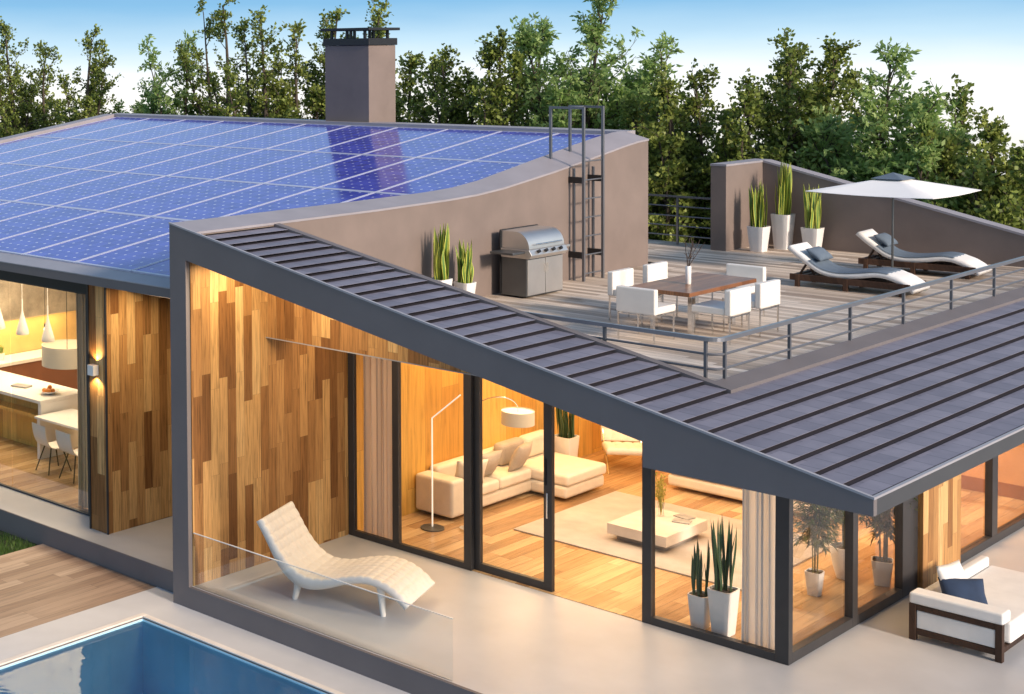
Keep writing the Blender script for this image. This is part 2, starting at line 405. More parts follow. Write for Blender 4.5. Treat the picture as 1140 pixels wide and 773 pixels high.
stops = [(0, (.80, .79, .76)), (.22, (.98, .95, .90)), (.33, (.86, .90, .93)), (.48, (.50, .69, .82)), (.66, (.22, .46, .70)), (1, (.11, .27, .52))]
while len(cr.color_ramp.elements) < len(stops): cr.color_ramp.elements.new(.5)
for e, (p, c) in zip(cr.color_ramp.elements, stops): e.position = p; e.color = (*c, 1)
t.links.new(cr.outputs[0], b2.inputs[0]); b2.inputs[1].default_value = 1.0
m2 = t.nodes.new('ShaderNodeMapRange'); m2.inputs['From Min'].default_value = .06; m2.inputs['From Max'].default_value = .20
t.links.new(sp.outputs['Z'], m2.inputs['Value'])
t.links.new(m2.outputs[0], ms.inputs[0]); t.links.new(b2.outputs[0], ms.inputs[1]); t.links.new(b1.outputs[0], ms.inputs[2]); t.links.new(ms.outputs[0], wo.inputs[0])

vs = scene.view_settings; vs.view_transform = 'Standard'; vs.look = 'None'; vs.exposure = .30; vs.gamma = 1; vs.use_curve_mapping = False
cy = scene.cycles; cy.max_bounces = 8; cy.transparent_max_bounces = 24; cy.diffuse_bounces = 4; cy.glossy_bounces = 4; cy.caustics_reflective = False; cy.caustics_refractive = False
cy.use_denoising = True; cy.sample_clamp_indirect = 4

def area(name, loc, sx, sy, power, color, rot=(0, 0, 0)):
    l = bpy.data.lights.new(name, 'AREA'); l.shape = 'RECTANGLE'; l.size = sx; l.size_y = sy; l.energy = power; l.color = color
    o = bpy.data.objects.new(name, l); COL.objects.link(o); o.location = loc; o.rotation_euler = rot; return o
def point(name, loc, power, color, r=.05):
    l = bpy.data.lights.new(name, 'POINT'); l.energy = power; l.color = color; l.shadow_soft_size = r
    o = bpy.data.objects.new(name, l); COL.objects.link(o); o.location = loc; return o
def spot(name, loc, power, color, size, rot, blend=.3):
    l = bpy.data.lights.new(name, 'SPOT'); l.energy = power; l.color = color; l.spot_size = size; l.spot_blend = blend; l.shadow_soft_size = .01
    o = bpy.data.objects.new(name, l); COL.objects.link(o); o.location = loc; o.rotation_euler = rot; return o
WARM = (1, .66, .34); WARM2 = (1, .79, .55)
area('living_ceiling_light', (-3.4, 3.0, 2.98), 3.4, 4.0, 135, WARM2)
area('living_cove_light', (-6.15, 4.6, 2.95), .25, 6.5, 110, (1, .60, .22))
area('side_room_light', (-1.6, 6.9, 2.95), 2.4, 2.6, 140, (1, .58, .28))
area('kitchen_ceiling_light', (-13.5, .3, 3.38), 5, 3, 330, (1, .78, .50))
area('kitchen_splash_light', (-16.35, .8, 1.66), .12, 4.5, 45, (1, .66, .24))
area('porch_wall_fill', (-5.3, -2.55, 4.02), 1.9, .9, 46, (1, .76, .46), (0, R(10), 0))  # added unseen lamp, brightens the porch timber wall
area('corner_ceiling_light', (-.9, 2.6, 2.98), 1.2, 3.0, 60, WARM)
area('porch_back_fill', (-5.0, -.9, 3.07), 2.4, .8, 26, (1, .72, .42))  # second added lamp without a fixture, evens out the back of the porch
area('recess_wall_fill', (-7.6, -1.7, 3.60), 1.4, 1.6, 170, (1, .72, .40))  # added fill without a fixture, lifts the dark recess timber

# ------------------------------------------------------------------ ground and setting
def gz(x, y):
    d = max(0, math.hypot(x+6, (y-2))-34)
    return -.34 - .075*d*min(1, d/25)
mb = MB(); rings = [0, 6, 12, 20, 30, 36, 42, 50, 60, 75, 95, 130, 200, 320, 600, 1100]
prev = None
for r in rings:
    if r == 0: cur = [mb.bm.verts.new((-6, 2, gz(-6, 2)))]
    else: cur = [mb.bm.verts.new((-6+r*math.cos(2*math.pi*i/64), 2+r*math.sin(2*math.pi*i/64), gz(-6+r, 2))) for i in range(64)]
    if prev:
        for i in range(64):
            if len(prev) == 1: mb.bm.faces.new((prev[0], cur[i], cur[(i+1) % 64]))
            else: mb.bm.faces.new((prev[i], cur[i], cur[(i+1) % 64], prev[(i+1) % 64]))
    prev = cur
g = struct(mb.build('ground', 'soilg', recalc=True))
# punch the pool through the ground: the basin sits lower, so the ground gets a hole there
bo = MB().box(-6.75, 6.6, -10.6, -3.7, -3, 2).build('pool_cut', 'tile')
md = g.modifiers.new('hole', 'BOOLEAN'); md.object = bo; md.operation = 'DIFFERENCE'; md.solver = 'EXACT'
dg = bpy.context.evaluated_depsgraph_get(); me = bpy.data.meshes.new_from_object(g.evaluated_get(dg)); g.modifiers.clear(); g.data = me
bpy.data.objects.remove(bo)

PZ = -.28
PX0, PX1, PY0, PY1 = -6.6, 6.4, -10.4, -3.84
# paving round the pool, one ring
mb = MB()
mb.box(-7.3, PX0, -14, -3.12, -.34, PZ); mb.box(-7.3, -6.725, -3.12, -2.935, -.34, PZ); mb.box(PX0, 30, PY1, -3.12, -.34, PZ); mb.box(PX0, 30, -14, PY0, -.34, PZ); mb.box(PX1, 30, PY0, PY1, -.34, PZ)
struct(mb.build('paving', 'tile'))
mb = MB()   # raised pool edge
e = .09
mb.box(PX0-e, PX0, PY0-e, PY1+e, PZ-.02, PZ+.02); mb.box(PX0, PX1+e, PY1, PY1+e, PZ-.02, PZ+.02); mb.box(PX0, PX1+e, PY0-e, PY0, PZ-.02, PZ+.02); mb.box(PX1, PX1+e, PY0, PY1, PZ-.02, PZ+.02)
struct(mb.build('pool_coping', plain('coping_stone', (.68, .63, .58, 1), .5), bevel=.008))
mb = MB(); zb = -1.25
mb.box(PX0-.1, PX0+.003, PY0, PY1, zb, PZ-.022); mb.box(PX0-.1, PX1+.1, PY1-.003, PY1+.08, zb, PZ-.022); mb.box(PX0-.1, PX1+.1, PY0-.08, PY0+.003, zb, PZ-.022); mb.box(PX1-.003, PX1+.1, PY0, PY1, zb, PZ-.022)
mb.box(PX0-.1, PX1+.1, PY0-.08, PY1+.08, zb-.1, zb)
struct(mb.build('pool_basin', 'basin'))
mb = MB(); mb.grid(lambda u, v: (PX0+u*(PX1-PX0), PY0+v*(PY1-PY0), -.325), 8, 6)
struct(mb.build('pool_water', 'water', recalc=False))
struct(MB().box(-9.8, -7.3, -14, -2.94, -.34, PZ-.004).build('garden_deck', 'deck2'))

# lawn of blades
mb = MB(); rnd = random.Random(3)
for i in range(26000):
    x = -9.84-abs(rnd.random()**1.3)*6.5; y = -3.02-rnd.random()*6.5
    h = rnd.uniform(.05, .12); a = rnd.uniform(0, 6.28); wd = rnd.uniform(.006, .011); lx, ly = rnd.gauss(0, .03), rnd.gauss(0, .03)
    dx, dy = math.cos(a)*wd, math.sin(a)*wd; z = -.345
    mb.bm.faces.new([mb.bm.verts.new(p) for p in ((x-dx, y-dy, z), (x+dx, y+dy, z), (x+lx+dx*.3, y+ly+dy*.3, z+h))])
o = mb.build('grass', 'grass', recalc=False); o['kind'] = 'stuff'; o['label'] = 'short green lawn grass beside the garden deck'; o['category'] = 'grass'

# patio slabs (concrete top)
mb = MB(); mb.box(-6.43, 30, -3.13, 16, -.33, 0)
mb.box(-26, -6.72, -2.91, 9, -.33, 0)
struct(mb.build('patio', 'concrete'))

# ------------------------------------------------------------------ THE HOUSE
H = thing('modern_house', 'grey modern house with solar roof, timber cladding, glass walls and a roof terrace', 'house')
def HP(mb, name, mat, label=None, **kw):
    o = mb.build(name, mat, H, **kw)
    if label: o['label'] = label
    return o
def zr(x): return 4.74-.1924*(x+6.72)
YF = -3.18; ZT = 3.12
# front portal frame (left post, sloping fascia, base band) in one mesh
mb = MB()
mb.prism([(-6.72, -.28), (-6.42, -.28), (-6.42, 4.29), (.03, 3.12), (.03, 2.87), (2.22, 2.87), (2.22, zr(2.22)), (-6.72, zr(-6.72))], 'y', YF, YF+.07)
mb.box(-6.42, 30, YF, YF+.05, -.33, -.0)
mb.prism([(YF+.07, -.33), (8, -.33), (8, 4.6), (2.9, 4.6), (YF+.07, 4.60)], 'x', -6.72, -6.43)   # side wall
HP(mb, 'portal_frame', 'frame', 'grey sloping portal frame around the porch')
HP(MB().box(-26, -6.722, -2.93, -2.90, -.33, -.002), 'plinth_band', 'frame')
# soffit boards of portal
mb = MB()
mb.prism([(-6.42, 4.292), (.03, 3.122), (.03, 3.17), (-6.42, 4.34)], 'y', YF+.071, -1.70)
mb.box(.032, 2.20, YF+.071, 14, 2.872, 2.93)
mb.box(-6.40, .03, -1.662, -.09, 3.088, 3.100)
HP(mb, 'soffit', 'frame')
HP(MB().prism([(-6.41, 3.098), (-.01, 3.098), (-.01, 3.118), (-6.41, 4.285)], 'y', -1.69, -1.665), 'bulkhead', 'clad_yz', 'timber board bulkhead over the porch glazing')
HP(MB().box(-6.405, -.01, -1.70, -1.66, 3.085, 3.097), 'bulkhead_trim', 'lip')
HP(MB().box(-6.43, -6.408, YF+.075, -.005, .001, 4.285), 'timber_wall', 'clad_yz', 'warm timber clad side wall of the porch')
# right eave fascia, shade put into its colour against the sun
HP(MB().box(2.17, 2.22, YF+.07, 14, 2.87, zr(2.22)-.002), 'eave_fascia', plain('shaded_gutter', (.05, .052, .056, 1), .45, var=.06), 'gutter fascia with shade in its dark colour along the right eave')
# thin light metal lip along portal top and eave
mb = MB()
mb.hexa([(-6.725, YF-.006, zr(-6.72)-.0), (2.228, YF-.006, zr(2.228)-.0), (2.228, YF+.03, zr(2.228)), (-6.725, YF+.03, zr(-6.72)), (-6.725, YF-.006, zr(-6.72)+.022), (2.228, YF-.006, zr(2.228)+.022), (2.228, YF+.03, zr(2.228)+.022), (-6.725, YF+.03, zr(-6.72)+.022)])
mb.box(2.192, 2.228, YF+.03, 14, zr(2.228), zr(2.228)+.022)
HP(mb, 'roof_edge_lip', 'lip')

# roof base, coloured near-black to stand in for shade in the course gaps
def slopebox(mb, x0, x1, y0, y1, dz0, dz1):
    mb.hexa([(x0, y0, zr(x0)+dz0), (x1, y0, zr(x1)+dz0), (x1, y1, zr(x1)+dz0), (x0, y1, zr(x0)+dz0), (x0, y0, zr(x0)+dz1), (x1, y0, zr(x1)+dz1), (x1, y1, zr(x1)+dz1), (x0, y1, zr(x0)+dz1)])
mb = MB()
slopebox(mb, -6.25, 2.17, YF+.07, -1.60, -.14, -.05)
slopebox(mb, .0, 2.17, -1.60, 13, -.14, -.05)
HP(mb, 'shaded_roof_base', 'gap_shade')
# tile courses
mb = MB(); sp_ = .2547; n = int((2.16+6.24)/sp_)
x1 = 2.165
rows = []
while x1 > -6.2:
    x0 = max(x1-sp_-.004, -6.245)
    ye = -1.695 if x1 < .175 else 13
    # raised lower edge, slim slab over a shadow gap
    lo = .041
    def slab(xa, xb, ya, yb):
        za, zb_ = zr(xa)-.038, zr(xb)+lo-.042
        mb.hexa([(xa, ya, za-.004), (xb, ya, zb_-.0035), (xb, yb, zb_-.0035), (xa, yb, za-.004), (xa, ya, za+.004), (xb, ya, zb_), (xb, yb, zb_), (xa, yb, za+.004)])
    slab(x0+.022, x1, YF+.10, ye)
    x1 -= sp_
HP(mb, 'roof_tiles', 'tiles', 'violet grey metal roof tiles in stepped courses')
# trim round the terrace opening
mb = MB()
slopebox(mb, -6.25, -.06, -1.69, -1.58, -.05, .006)
slopebox(mb, -.06, .17, -1.69, 12.0, -.05, .006)
HP(mb, 'opening_trim', 'frame')
mb = MB(); mb.prism([(-6.25, 3.121), (-.06, 3.121), (-.06, zr(-.06)-.05), (-6.25, zr(-6.25)-.05)], 'y', -1.66, -1.585)
mb.box(-.055, .02, -1.66, 12, 3.0, zr(0)-.052)
HP(mb, 'opening_curb', 'brown')
# terrace deck
mb = MB(); mb.box(-6.25, -.055, -1.585, 12.0, 3.102, ZT); mb.box(-13, -6.25, 8.36, 11.2, 3.102, ZT)
HP(mb, 'terrace_floor', 'deck', 'weathered plank floor of the roof terrace')
# parapet wall between solar roof and terrace
prof = [(-3.18, 4.67, 4.75), (-1.62, 4.672, 4.752), (-1.58, 4.673, 4.753), (.5, 4.68, 4.76), (2.2, 4.705, 4.775), (2.9, 4.73, 4.80), (3.6, 4.785, 4.87), (5.0, 4.955, 5.09), (6.4, 5.155, 5.31), (7.2, 5.275, 5.42), (7.6, 5.325, 5.465), (7.96, 5.35, 5.48)]
mb = MB(); vs_ = []
for y, zo, zi in prof:
    vs_.append([mb.bm.verts.new(p) for p in ((-6.72, y, 3.6 if y > -1.6 else 4.62), (-6.25, y, 3.104 if y > -1.6 else 4.62), (-6.25, y, zo-.03), (-6.72, y, zi-.03))])
for A, B in zip(vs_, vs_[1:]):
    for i in range(4): mb.bm.faces.new((A[i], A[(i+1) % 4], B[(i+1) % 4], B[i]))
mb.bm.faces.new(vs_[0]); mb.bm.faces.new(vs_[-1])
for v_ in mb.bm.verts:
    if v_.co.y < -3.1: v_.co.y = YF+.072
HP(mb, 'parapet_wall', 'brown', 'taupe parapet wall between the solar roof and the terrace')
mb = MB(); vs_ = []
for y, zo, zi in prof:
    if y > 7.9: y += .01
    if y < -3.1: y = YF+.031
    vs_.append([mb.bm.verts.new(p) for p in ((-6.735, y, zi-.03), (-6.24, y, zo-.03), (-6.24, y, zo), (-6.735, y, zi))])
for A, B in zip(vs_, vs_[1:]):
    for i in range(4): mb.bm.faces.new((A[i], A[(i+1) % 4], B[(i+1) % 4], B[i]))
mb.bm.faces.new(vs_[0]); mb.bm.faces.new(vs_[-1])
HP(mb, 'parapet_cap', 'cap', smooth=20)

# solar roof
SY0, SZ0, SY1, SZ1 = -2.68, 3.90, 8.0, 5.36
sl_ = (SZ1-SZ0)/(SY1-SY0)
def zs(y): return SZ0+(y-SY0)*sl_
mb = MB(); mb.prism([(-2.93, 3.70), (-2.93, 3.83), (-2.68, 3.90), (8.3, zs(8.3)-.02), (8.3, 3.5), (-2.1, 3.5), (-2.1, 3.70)], 'x', -20.75, -6.722)
HP(mb, 'solar_roof', 'frame')
mb = MB(); mb.prism([(-2.935, 3.826), (-2.935, 3.84), (-2.70, 3.918), (-2.66, 3.918), (-2.66, 3.905)], 'x', -20.8, -6.723); HP(mb, 'eave_gutter_cap', 'lip')
mb = MB(); mb.prism([(7.98, 5.30), (7.98, 5.46), (8.36, 5.47), (8.36, 5.2)], 'x', -20.8, -6.73)
mb.prism([(-2.95, 3.68), (-2.95, 3.93), (7.98, 5.46), (7.98, 5.3)], 'x', -20.95, -20.62)
HP(mb, 'ridge_cap', 'cap')
# chimney
mb = MB(); mb.box(-13.85, -12.65, 8.1, 8.98, 4.5, 7.07); ch = HP(mb, 'chimney', 'brown', bevel=.01)
MB().box(-13.88, -12.62, 8.07, 9.01, 7.072, 7.22).build('chimney_collar', 'black', ch, bevel=.008)
mb = MB()
for x in (-13.7, -13.28, -13.18, -12.80):
    for y in (8.16, 8.9): MB().box(x-.025, x+.025, y-.025, y+.025, 7.221, 7.38).build('cap_post', 'black', ch)
MB().box(-13.92, -12.58, 8.03, 9.05, 7.382, 7.44).build('chimney_cap', 'black', ch, bevel=.008)

# back gable wall and return block of terrace
zb_ = lambda x: 4.71-.235*(x+6)
mb = MB(); mb.prism([(-6.44, 2.9), (3.0, 2.9), (3.0, 3.06), (1.0, 3.06), (-6.14, zb_(-6.14)-.03), (-6.44, zb_(-6.14)-.03)], 'y', 12.0, 12.30)
mb.box(-6.44, -6.14, 10.55, 11.998, 2.9, zb_(-6.14)-.03)
HP(mb, 'gable_wall', 'brown', 'dark sloping wall along the back of the terrace')
mb = MB(); mb.prism([(3.0, 3.062), (1.0, 3.062), (-6.14, zb_(-6.14)-.028), (-6.45, zb_(-6.14)-.028), (-6.45, zb_(-6.14)+.01), (-6.13, zb_(-6.14)+.01), (1.02, 3.10), (3.0, 3.10)], 'y', 11.985, 12.315)
mb.box(-6.45, -6.13, 10.54, 11.984, zb_(-6.14)-.028, zb_(-6.14)+.01)
HP(mb, 'gable_cap', 'cap')

# walls at the rear and far sides so the house is a closed volume
mb = MB()
mb.box(-20.6, -20.45, -2.1, 8.2, 0, 3.6); mb.box(-20.6, -6.43, 8.05, 8.25, 0, 4.6)
mb.box(-6.42, 2.0, 12.05, 12.25, 0, 2.95); mb.box(-13, -6.44, 11.0, 11.2, 0, 3.05)
HP(mb, 'rear_wall', 'brown')
# left wing: pier, recess, interior partition
HP(MB().box(-9.17, -8.79, -2.52, .3, .001, 3.698), 'timber_pier', 'clad_yz', 'timber clad pier beside the kitchen window')
HP(MB().box(-8.80, -8.775, -2.54, -2.515, .001, 3.698).box(-9.19, -9.165, -2.54, -2.10, .001, 3.698), 'pier_trim', 'charcoal')
HP(MB().box(-8.789, -6.722, .3, .42, .001, 3.698), 'recess_wall', 'clad_yz')
mb = MB(); mb.box(-20.4, -9.17, -2.2, -2.10, 3.39, 3.698); HP(mb, 'window_header', 'black')
# kitchen shell
HP(MB().box(-20.4, -8.79, -2.08, 8.0, .001, .008).box(-6.42, -.02, .02, 4.72, .001, .008).box(-6.42, -.02, 4.72, 12, .001, .0081), 'interior_floor', 'floor', 'oak plank floor inside the house')
HP(MB().box(-20.4, -8.8, -2.08, 8.0, 3.42, 3.46).box(-6.40, -.03, .03, 12.0, 3.02, 3.055), 'ceiling', 'ceil')
HP(MB().box(-16.75, -16.6, -2.0, 4.5, .01, 3.42), 'kitchen_wall', 'kconc')
HP(MB().box(-16.598, -16.58, -2.0, 4.4, .95, 1.62), 'splashback', plain('yellow_splashback', (.58, .38, .16, 1), .3))
HP(MB().box(-16.6, -8.8, 4.4, 4.5, .01, 3.42), 'kitchen_back_wall', 'ceil')
# living shell
HP(MB().box(-6.428, -6.40, .02, 12.0, .01, 3.02), 'panelled_wall', 'honey', 'honey coloured panelled wall of the living room')
HP(MB().box(-6.40, -.03, 8.7, 8.8, .01, 3.02), 'partition_wall', plain('orange_plaster', (.62, .36, .19, 1), .7))
HP(MB().box(-6.40, -.03, 8.68, 8.698, .01, .22), 'skirting', plain('brown_skirting', (.30, .13, .06, 1), .5))

# glazing frames ------------------------------------------------------
def window(name, bars, panes, label=None, axis='y', pos=0, d=.07):
    """bars & panes are rectangles (u0,u1,z0,z1) in the wall plane"""
    mb = MB()
    for u0, u1, z0, z1 in bars:
        if axis == 'y': mb.box(u0, u1, pos, pos+d, z0, z1)
        else: mb.box(pos-d, pos, u0, u1, z0, z1)
    f = HP(mb, name, 'charcoal', label, bevel=.004)
    for u0, u1, z0, z1 in panes:
        m2 = MB()
        if axis == 'y': m2.box(u0, u1, pos+d*.4, pos+d*.4+.008, z0, z1)
        else: m2.box(pos-d*.5-.008, pos-d*.5, u0, u1, z0, z1)
        m2.build('pane', 'glass', f)
    return f
T_ = 3.085
window('window', [(-6.405, -6.30, .002, T_), (-6.30, -4.40, .002, .085), (-5.61, -5.50, .085, T_), (-6.30, -5.61, T_-.06, T_), (-5.50, -4.40, T_-.06, T_), (-4.405, -4.285, .002, T_)],
       [(-6.30, -5.61, .085, T_-.06), (-5.50, -4.405, .085, T_-.06)], 'fixed glazing at the left of the porch')
sdo = window('sliding_door', [(-4.37, -4.20, .002, T_), (-4.20, -3.22, .002, .11), (-3.22, -3.10, .002, T_), (-4.20, -3.22, T_-.06, T_)], [(-4.20, -3.22, .11, T_-.06)], 'sliding glass door half open', pos=.075)
MB().box(-3.175, -3.15, .055, .075, .95, 1.28).build('handle', 'chrome', sdo, bevel=.006)
MB().box(-3.20, -3.18, .058, .075, 1.38, 1.72).build('lock_plate', 'black', sdo)
window('window', [(-1.80, -1.68, .002, T_), (-1.68, -.16, .002, .095), (-1.68, -.16, T_-.06, T_), (-.16, 0, .002, T_)], [(-1.68, -.16, .095, T_-.06)], 'fixed glazing between open door and house corner', d=.10)
T2 = 2.868
window('window', [(.101, 1.66, .002, .12), (1.66, 1.80, .002, T2), (.101, 1.66, T2-.06, T2), (1.80, 3.10, .002, .12), (1.80, 3.10, T2-.06, T2), (3.10, 3.56, .002, T2)], [(.101, 1.66, .12, T2-.06), (1.80, 3.10, .12, T2-.06)], 'tall side glazing at house corner with plants behind', axis='x', pos=-.002, d=.10)
HP(MB().box(-.12, .06, 3.56, 4.80, .002, T2), 'timber_pier', 'clad_yz', 'timber clad pier behind the outdoor sofa')
window('window', [(4.80, 4.86, .002, T2), (4.86, 13.9, .002, .12), (4.86, 13.9, T2-.06, T2), (6.10, 6.30, .12, T2), (7.95, 8.15, .12, T2), (9.9, 10.1, .12, T2)], [(4.86, 6.10, .12, T2-.06), (6.30, 7.95, .12, T2-.06), (8.15, 9.9, .12, T2-.06)], 'side glazing of the rear room', axis='x', pos=-.002, d=.10)
window('window', [(-20.4, -9.63, .002, .03), (-20.4, -9.63, 3.36, 3.388), (-9.66, -9.63, .03, 3.36), (-14.42, -14.40, .03, 3.36), (-17.4, -17.36, .03, 3.36)],
       [(-20.4, -17.4, .03, 3.36), (-17.36, -14.42, .03, 3.36), (-14.40, -11.585, .03, 3.36), (-11.565, -9.66, .03, 3.36)], 'frameless kitchen glazing', pos=-2.17, d=.05)
HP(MB().box(-9.63, -9.17, -2.17, -2.10, .001, 3.39), 'window_return', 'charcoal')

# ------------------------------------------------------------------ solar panels
PN = 'solar panels laid edge to edge on the pitched roof'
pt = MB(); L_ = 2.67; slope = math.atan(sl_)
def panel():
    rt = thing('solar_panel', 'x', 'solar panel', (0, 0, 0), 0, PN)
    L = L_/math.cos(slope)
    mb = MB(); ww = 1.235
    for a in ((0.004, .028, .004, L-.004), (ww-.028, ww-.004, .004, L-.004), (.028, ww-.028, .004, .050), (.028, ww-.028, L-.050, L-.004)):
        mb.box(a[0], a[1], a[2], a[3], 0, .035)
    mb.build('panel_frame', 'panelframe', rt)
    MB().box(.028, ww-.028, .050, L-.050, .004, .030).build('cells', 'solar', rt)
    rt.rotation_euler = (slope, 0, 0)
    return rt
words = ['first', 'second', 'third', 'fourth', 'fifth', 'sixth', 'seventh', 'eighth', 'ninth', 'tenth', 'eleventh']
rws = ['lowest row by the eave', 'second row up from the eave', 'third row up from the eave', 'top row below the ridge']
p0 = panel(); first = True
for rI in range(4):
    for cI in range(11):
        x = -6.80-(cI+1)*1.247; y = SY0+rI*(L_-.003)
        lab = f'blue solar panel in the {rws[rI]}, {words[cI]} from the parapet wall'
        if first: o = p0; first = False
        else:
            o = p0.copy(); COL.objects.link(o)
            for c_ in p0.children: d_ = c_.copy(); COL.objects.link(d_); d_.parent = o
        o.location = (x, y, zs(y)+.004); o['label'] = lab

# ------------------------------------------------------------------ ladder
ld = thing('roof_ladder', 'dark metal ladder fixed to the taupe wall, hooping over the parapet', 'ladder', (-5.98, 5.74, ZT))
for s, (yy) in enumerate((-.28, .30)):
    mb = MB(); mb.box(-.02, .02, yy-.02, yy+.02, 0, 2.88); mb.box(-.62, -.02, yy-.018, yy+.018, 2.842, 2.88); mb.box(-.64, -.60, yy-.02, yy+.02, 1.98 if s == 0 else 2.06, 2.88)
    mb.build('hoop_rail', 'rail', ld)
    mb = MB(); mb.box(-.20, -.165, yy-.018, yy+.018, 0, 1.86); mb.build('stringer', 'rail', ld)
    for z in (.38, 1.62): MB().box(-.27, -.02, yy-.03, yy+.03, z, z+.10).build('bracket', 'black', ld)
for i in range(7):
    MB().tube((-.02, -.28, .12+i*.31), (-.02, .30, .12+i*.31), .012).build('rung', 'rail', ld, smooth=40)
MB().tube((-.35, -.28, 2.86), (-.35, .30, 2.86), .014).build('cross_bar', 'rail', ld, smooth=40)

# ------------------------------------------------------------------ terrace railings
rl = thing('terrace_railing', 'grey steel railing turning the corner along the front and right roof edge', 'railing', (-.05, -1.53, 3.43))
def arcpts(z, ext=0):
    pts = [(-2.95, 0, z), (-.14, 0, z)]
    for i in range(1, 6):
        a = R(90*i/6); pts.append((-.14+.14*math.sin(a), .14-.14*math.cos(a), z))
    pts += [(0, .14, z), (0, 13.3, z)]
    return pts
MB().path(arcpts(.455), .030, 4, sq=True).build('top_rail', 'toprail', rl)
for z in (.295, .14): MB().path(arcpts(z), .0135, 8).build('mid_rail', 'rail', rl, smooth=40)
for y in (.14, 1.62, 3.18, 4.71, 6.24, 7.75, 9.28, 10.8, 12.3): MB().box(-.016, .016, y-.016, y+.016, -.03, .43).build('post', 'rail', rl)
for x in (-.14, -1.33, -2.55): MB().box(x-.016, x+.016, -.016, .016, -.3 if x < -1 else -.03, .43).build('post', 'rail', rl)
rl2 = thing('terrace_railing', 'grey steel railing at the back left between taupe wall and block', 'railing', (-9.5, 10.9, ZT))
MB().path([(-3.2, 0, .93), (3.05, 0, .93)], .025, 4, sq=True).build('top_rail', 'toprail', rl2)
for z in (.74, .55, .36, .17): MB().path([(-3.2, 0, z), (3.05, 0, z)], .013, 8).build('mid_rail', 'toprail', rl2, smooth=40)
for x in (-3.1, -1.5, .6, 2.2): MB().box(x-.018, x+.018, -.018, .018, 0, .91).build('post', 'toprail', rl2)
# far pale rail seen beyond the gable wall at right
rl3 = thing('garden_fence', 'pale two rail fence just visible beyond the sloping wall at right', 'fence', (-2.0, 14.2, -.3))
MB().box(-3.5, 8, -.03, .03, 3.60, 3.66).build('top_rail', 'lip', rl3); MB().box(-3.5, 8, -.03, .03, 3.40, 3.44).build('mid_rail', 'lip', rl3)
for x in (-3.2, -.6, 2, 4.6, 7.2): MB().box(x-.03, x+.03, -.03, .03, 0, 3.6).build('post', 'lip', rl3)

# glass balustrade at porch front
gb = thing('glass_balustrade', 'low frameless glass balustrade along the front edge of the porch', 'balustrade', (-6.40, -3.10, 0))
MB().box(0, 4.10, -.008, .008, .0, .70).build('glass_panel', 'balglass', gb)
MB().box(0, 4.10, -.010, .010, .700, .708).build('edge_strip', plain('edge_glass', (.62, .66, .68, 1), .3), gb)

# ------------------------------------------------------------------ soft furniture helpers
def sweep(mb, prof, width, thick, ns=60, nt=24, tuft=None, y0=None):
    """prof: list of (x,z) top line; slab of given thickness across width centred on y=0"""
    P = [Vector((p[0], 0, p[1])) for p in prof]
    L = [0]
    for a, b in zip(P, P[1:]): L.append(L[-1]+(b-a).length)
    def cr(i, t):
        g = lambda k: P[max(0, min(len(P)-1, k))]
        a, b, c, d = g(i-1), g(i), g(i+1), g(i+2)
        return .5*((2*b)+(c-a)*t+(2*a-5*b+4*c-d)*t*t+(3*b-a-3*c+d)*t**3)
    def pos(s):
        x = s*L[-1]; i = 0
        while i < len(L)-2 and x > L[i+1]: i += 1
        return cr(i, (x-L[i])/(L[i+1]-L[i]))
    tot = L[-1]
    def top(u, v):
        p = pos(u); q = pos(min(1, u+.01)); r = pos(max(0, u-.01)); tn = (q-r).normalized(); nn = Vector((-tn.z, 0, tn.x))
        y = (v-.5)*width; h = 0
        if tuft:
            c, a = tuft
            h = a*(abs(math.sin(math.pi*u*tot/c))*abs(math.sin(math.pi*v*round(width/c))))**.45
        ed = min(u*tot, (1-u)*tot, v*width, (1-v)*width); h -= .02*max(0, 1-ed/.03)**2
        return p+nn*h+Vector((0, y, 0))
    def bot(u, v):
        p = pos(u); q = pos(min(1, u+.01)); r = pos(max(0, u-.01)); tn = (q-r).normalized(); nn = Vector((-tn.z, 0, tn.x))
        return p-nn*(thick(u) if callable(thick) else thick)+Vector((0, (v-.5)*width, 0))
    A = mb.grid(top, ns, nt); B = mb.grid(bot, ns, nt)
    for i in range(ns):
        mb.bm.faces.new((A[i][0], B[i][0], B[i+1][0], A[i+1][0])); mb.bm.faces.new((A[i][nt], A[i+1][nt], B[i+1][nt], B[i][nt]))
    for j in range(nt):
        mb.bm.faces.new((A[0][j], A[0][j+1], B[0][j+1], B[0][j])); mb.bm.faces.new((A[ns][j], B[ns][j], B[ns][j+1], A[ns][j+1]))
    return mb
def cushion(mb, w, h, t, mat):
    """pillow in local xz plane, thickness along y, transformed by mat; base at z=0"""
    def f(sgn):
        def g(u, v):
            a, b = 2*u-1, 2*v-1
            th = t*.5*((1-abs(a)**2.6)*(1-abs(b)**2.6))**.55
            px = a*w/2*(1-.06*(1-abs(b))**1*abs(a)); pz = h/2+b*h/2*(1-.06*(1-abs(a))*abs(b))
            th += .006*noise.noise(Vector((a*3, b*3, sgn+t*9)))*min(1, th*20)
            return mat @ Vector((px, sgn*th, pz))
        return g
    mb.grid(f(1), 12, 12); mb.grid(f(-1), 12, 12)
    bmesh.ops.remove_doubles(mb.bm, verts=mb.bm.verts, dist=.0008)
    return mb
def T4(loc, rx=0, ry=0, rz=0):
    return Matrix.Translation(loc) @ Matrix.Rotation(rz, 4, 'Z') @ Matrix.Rotation(ry, 4, 'Y') @ Matrix.Rotation(rx, 4, 'X')

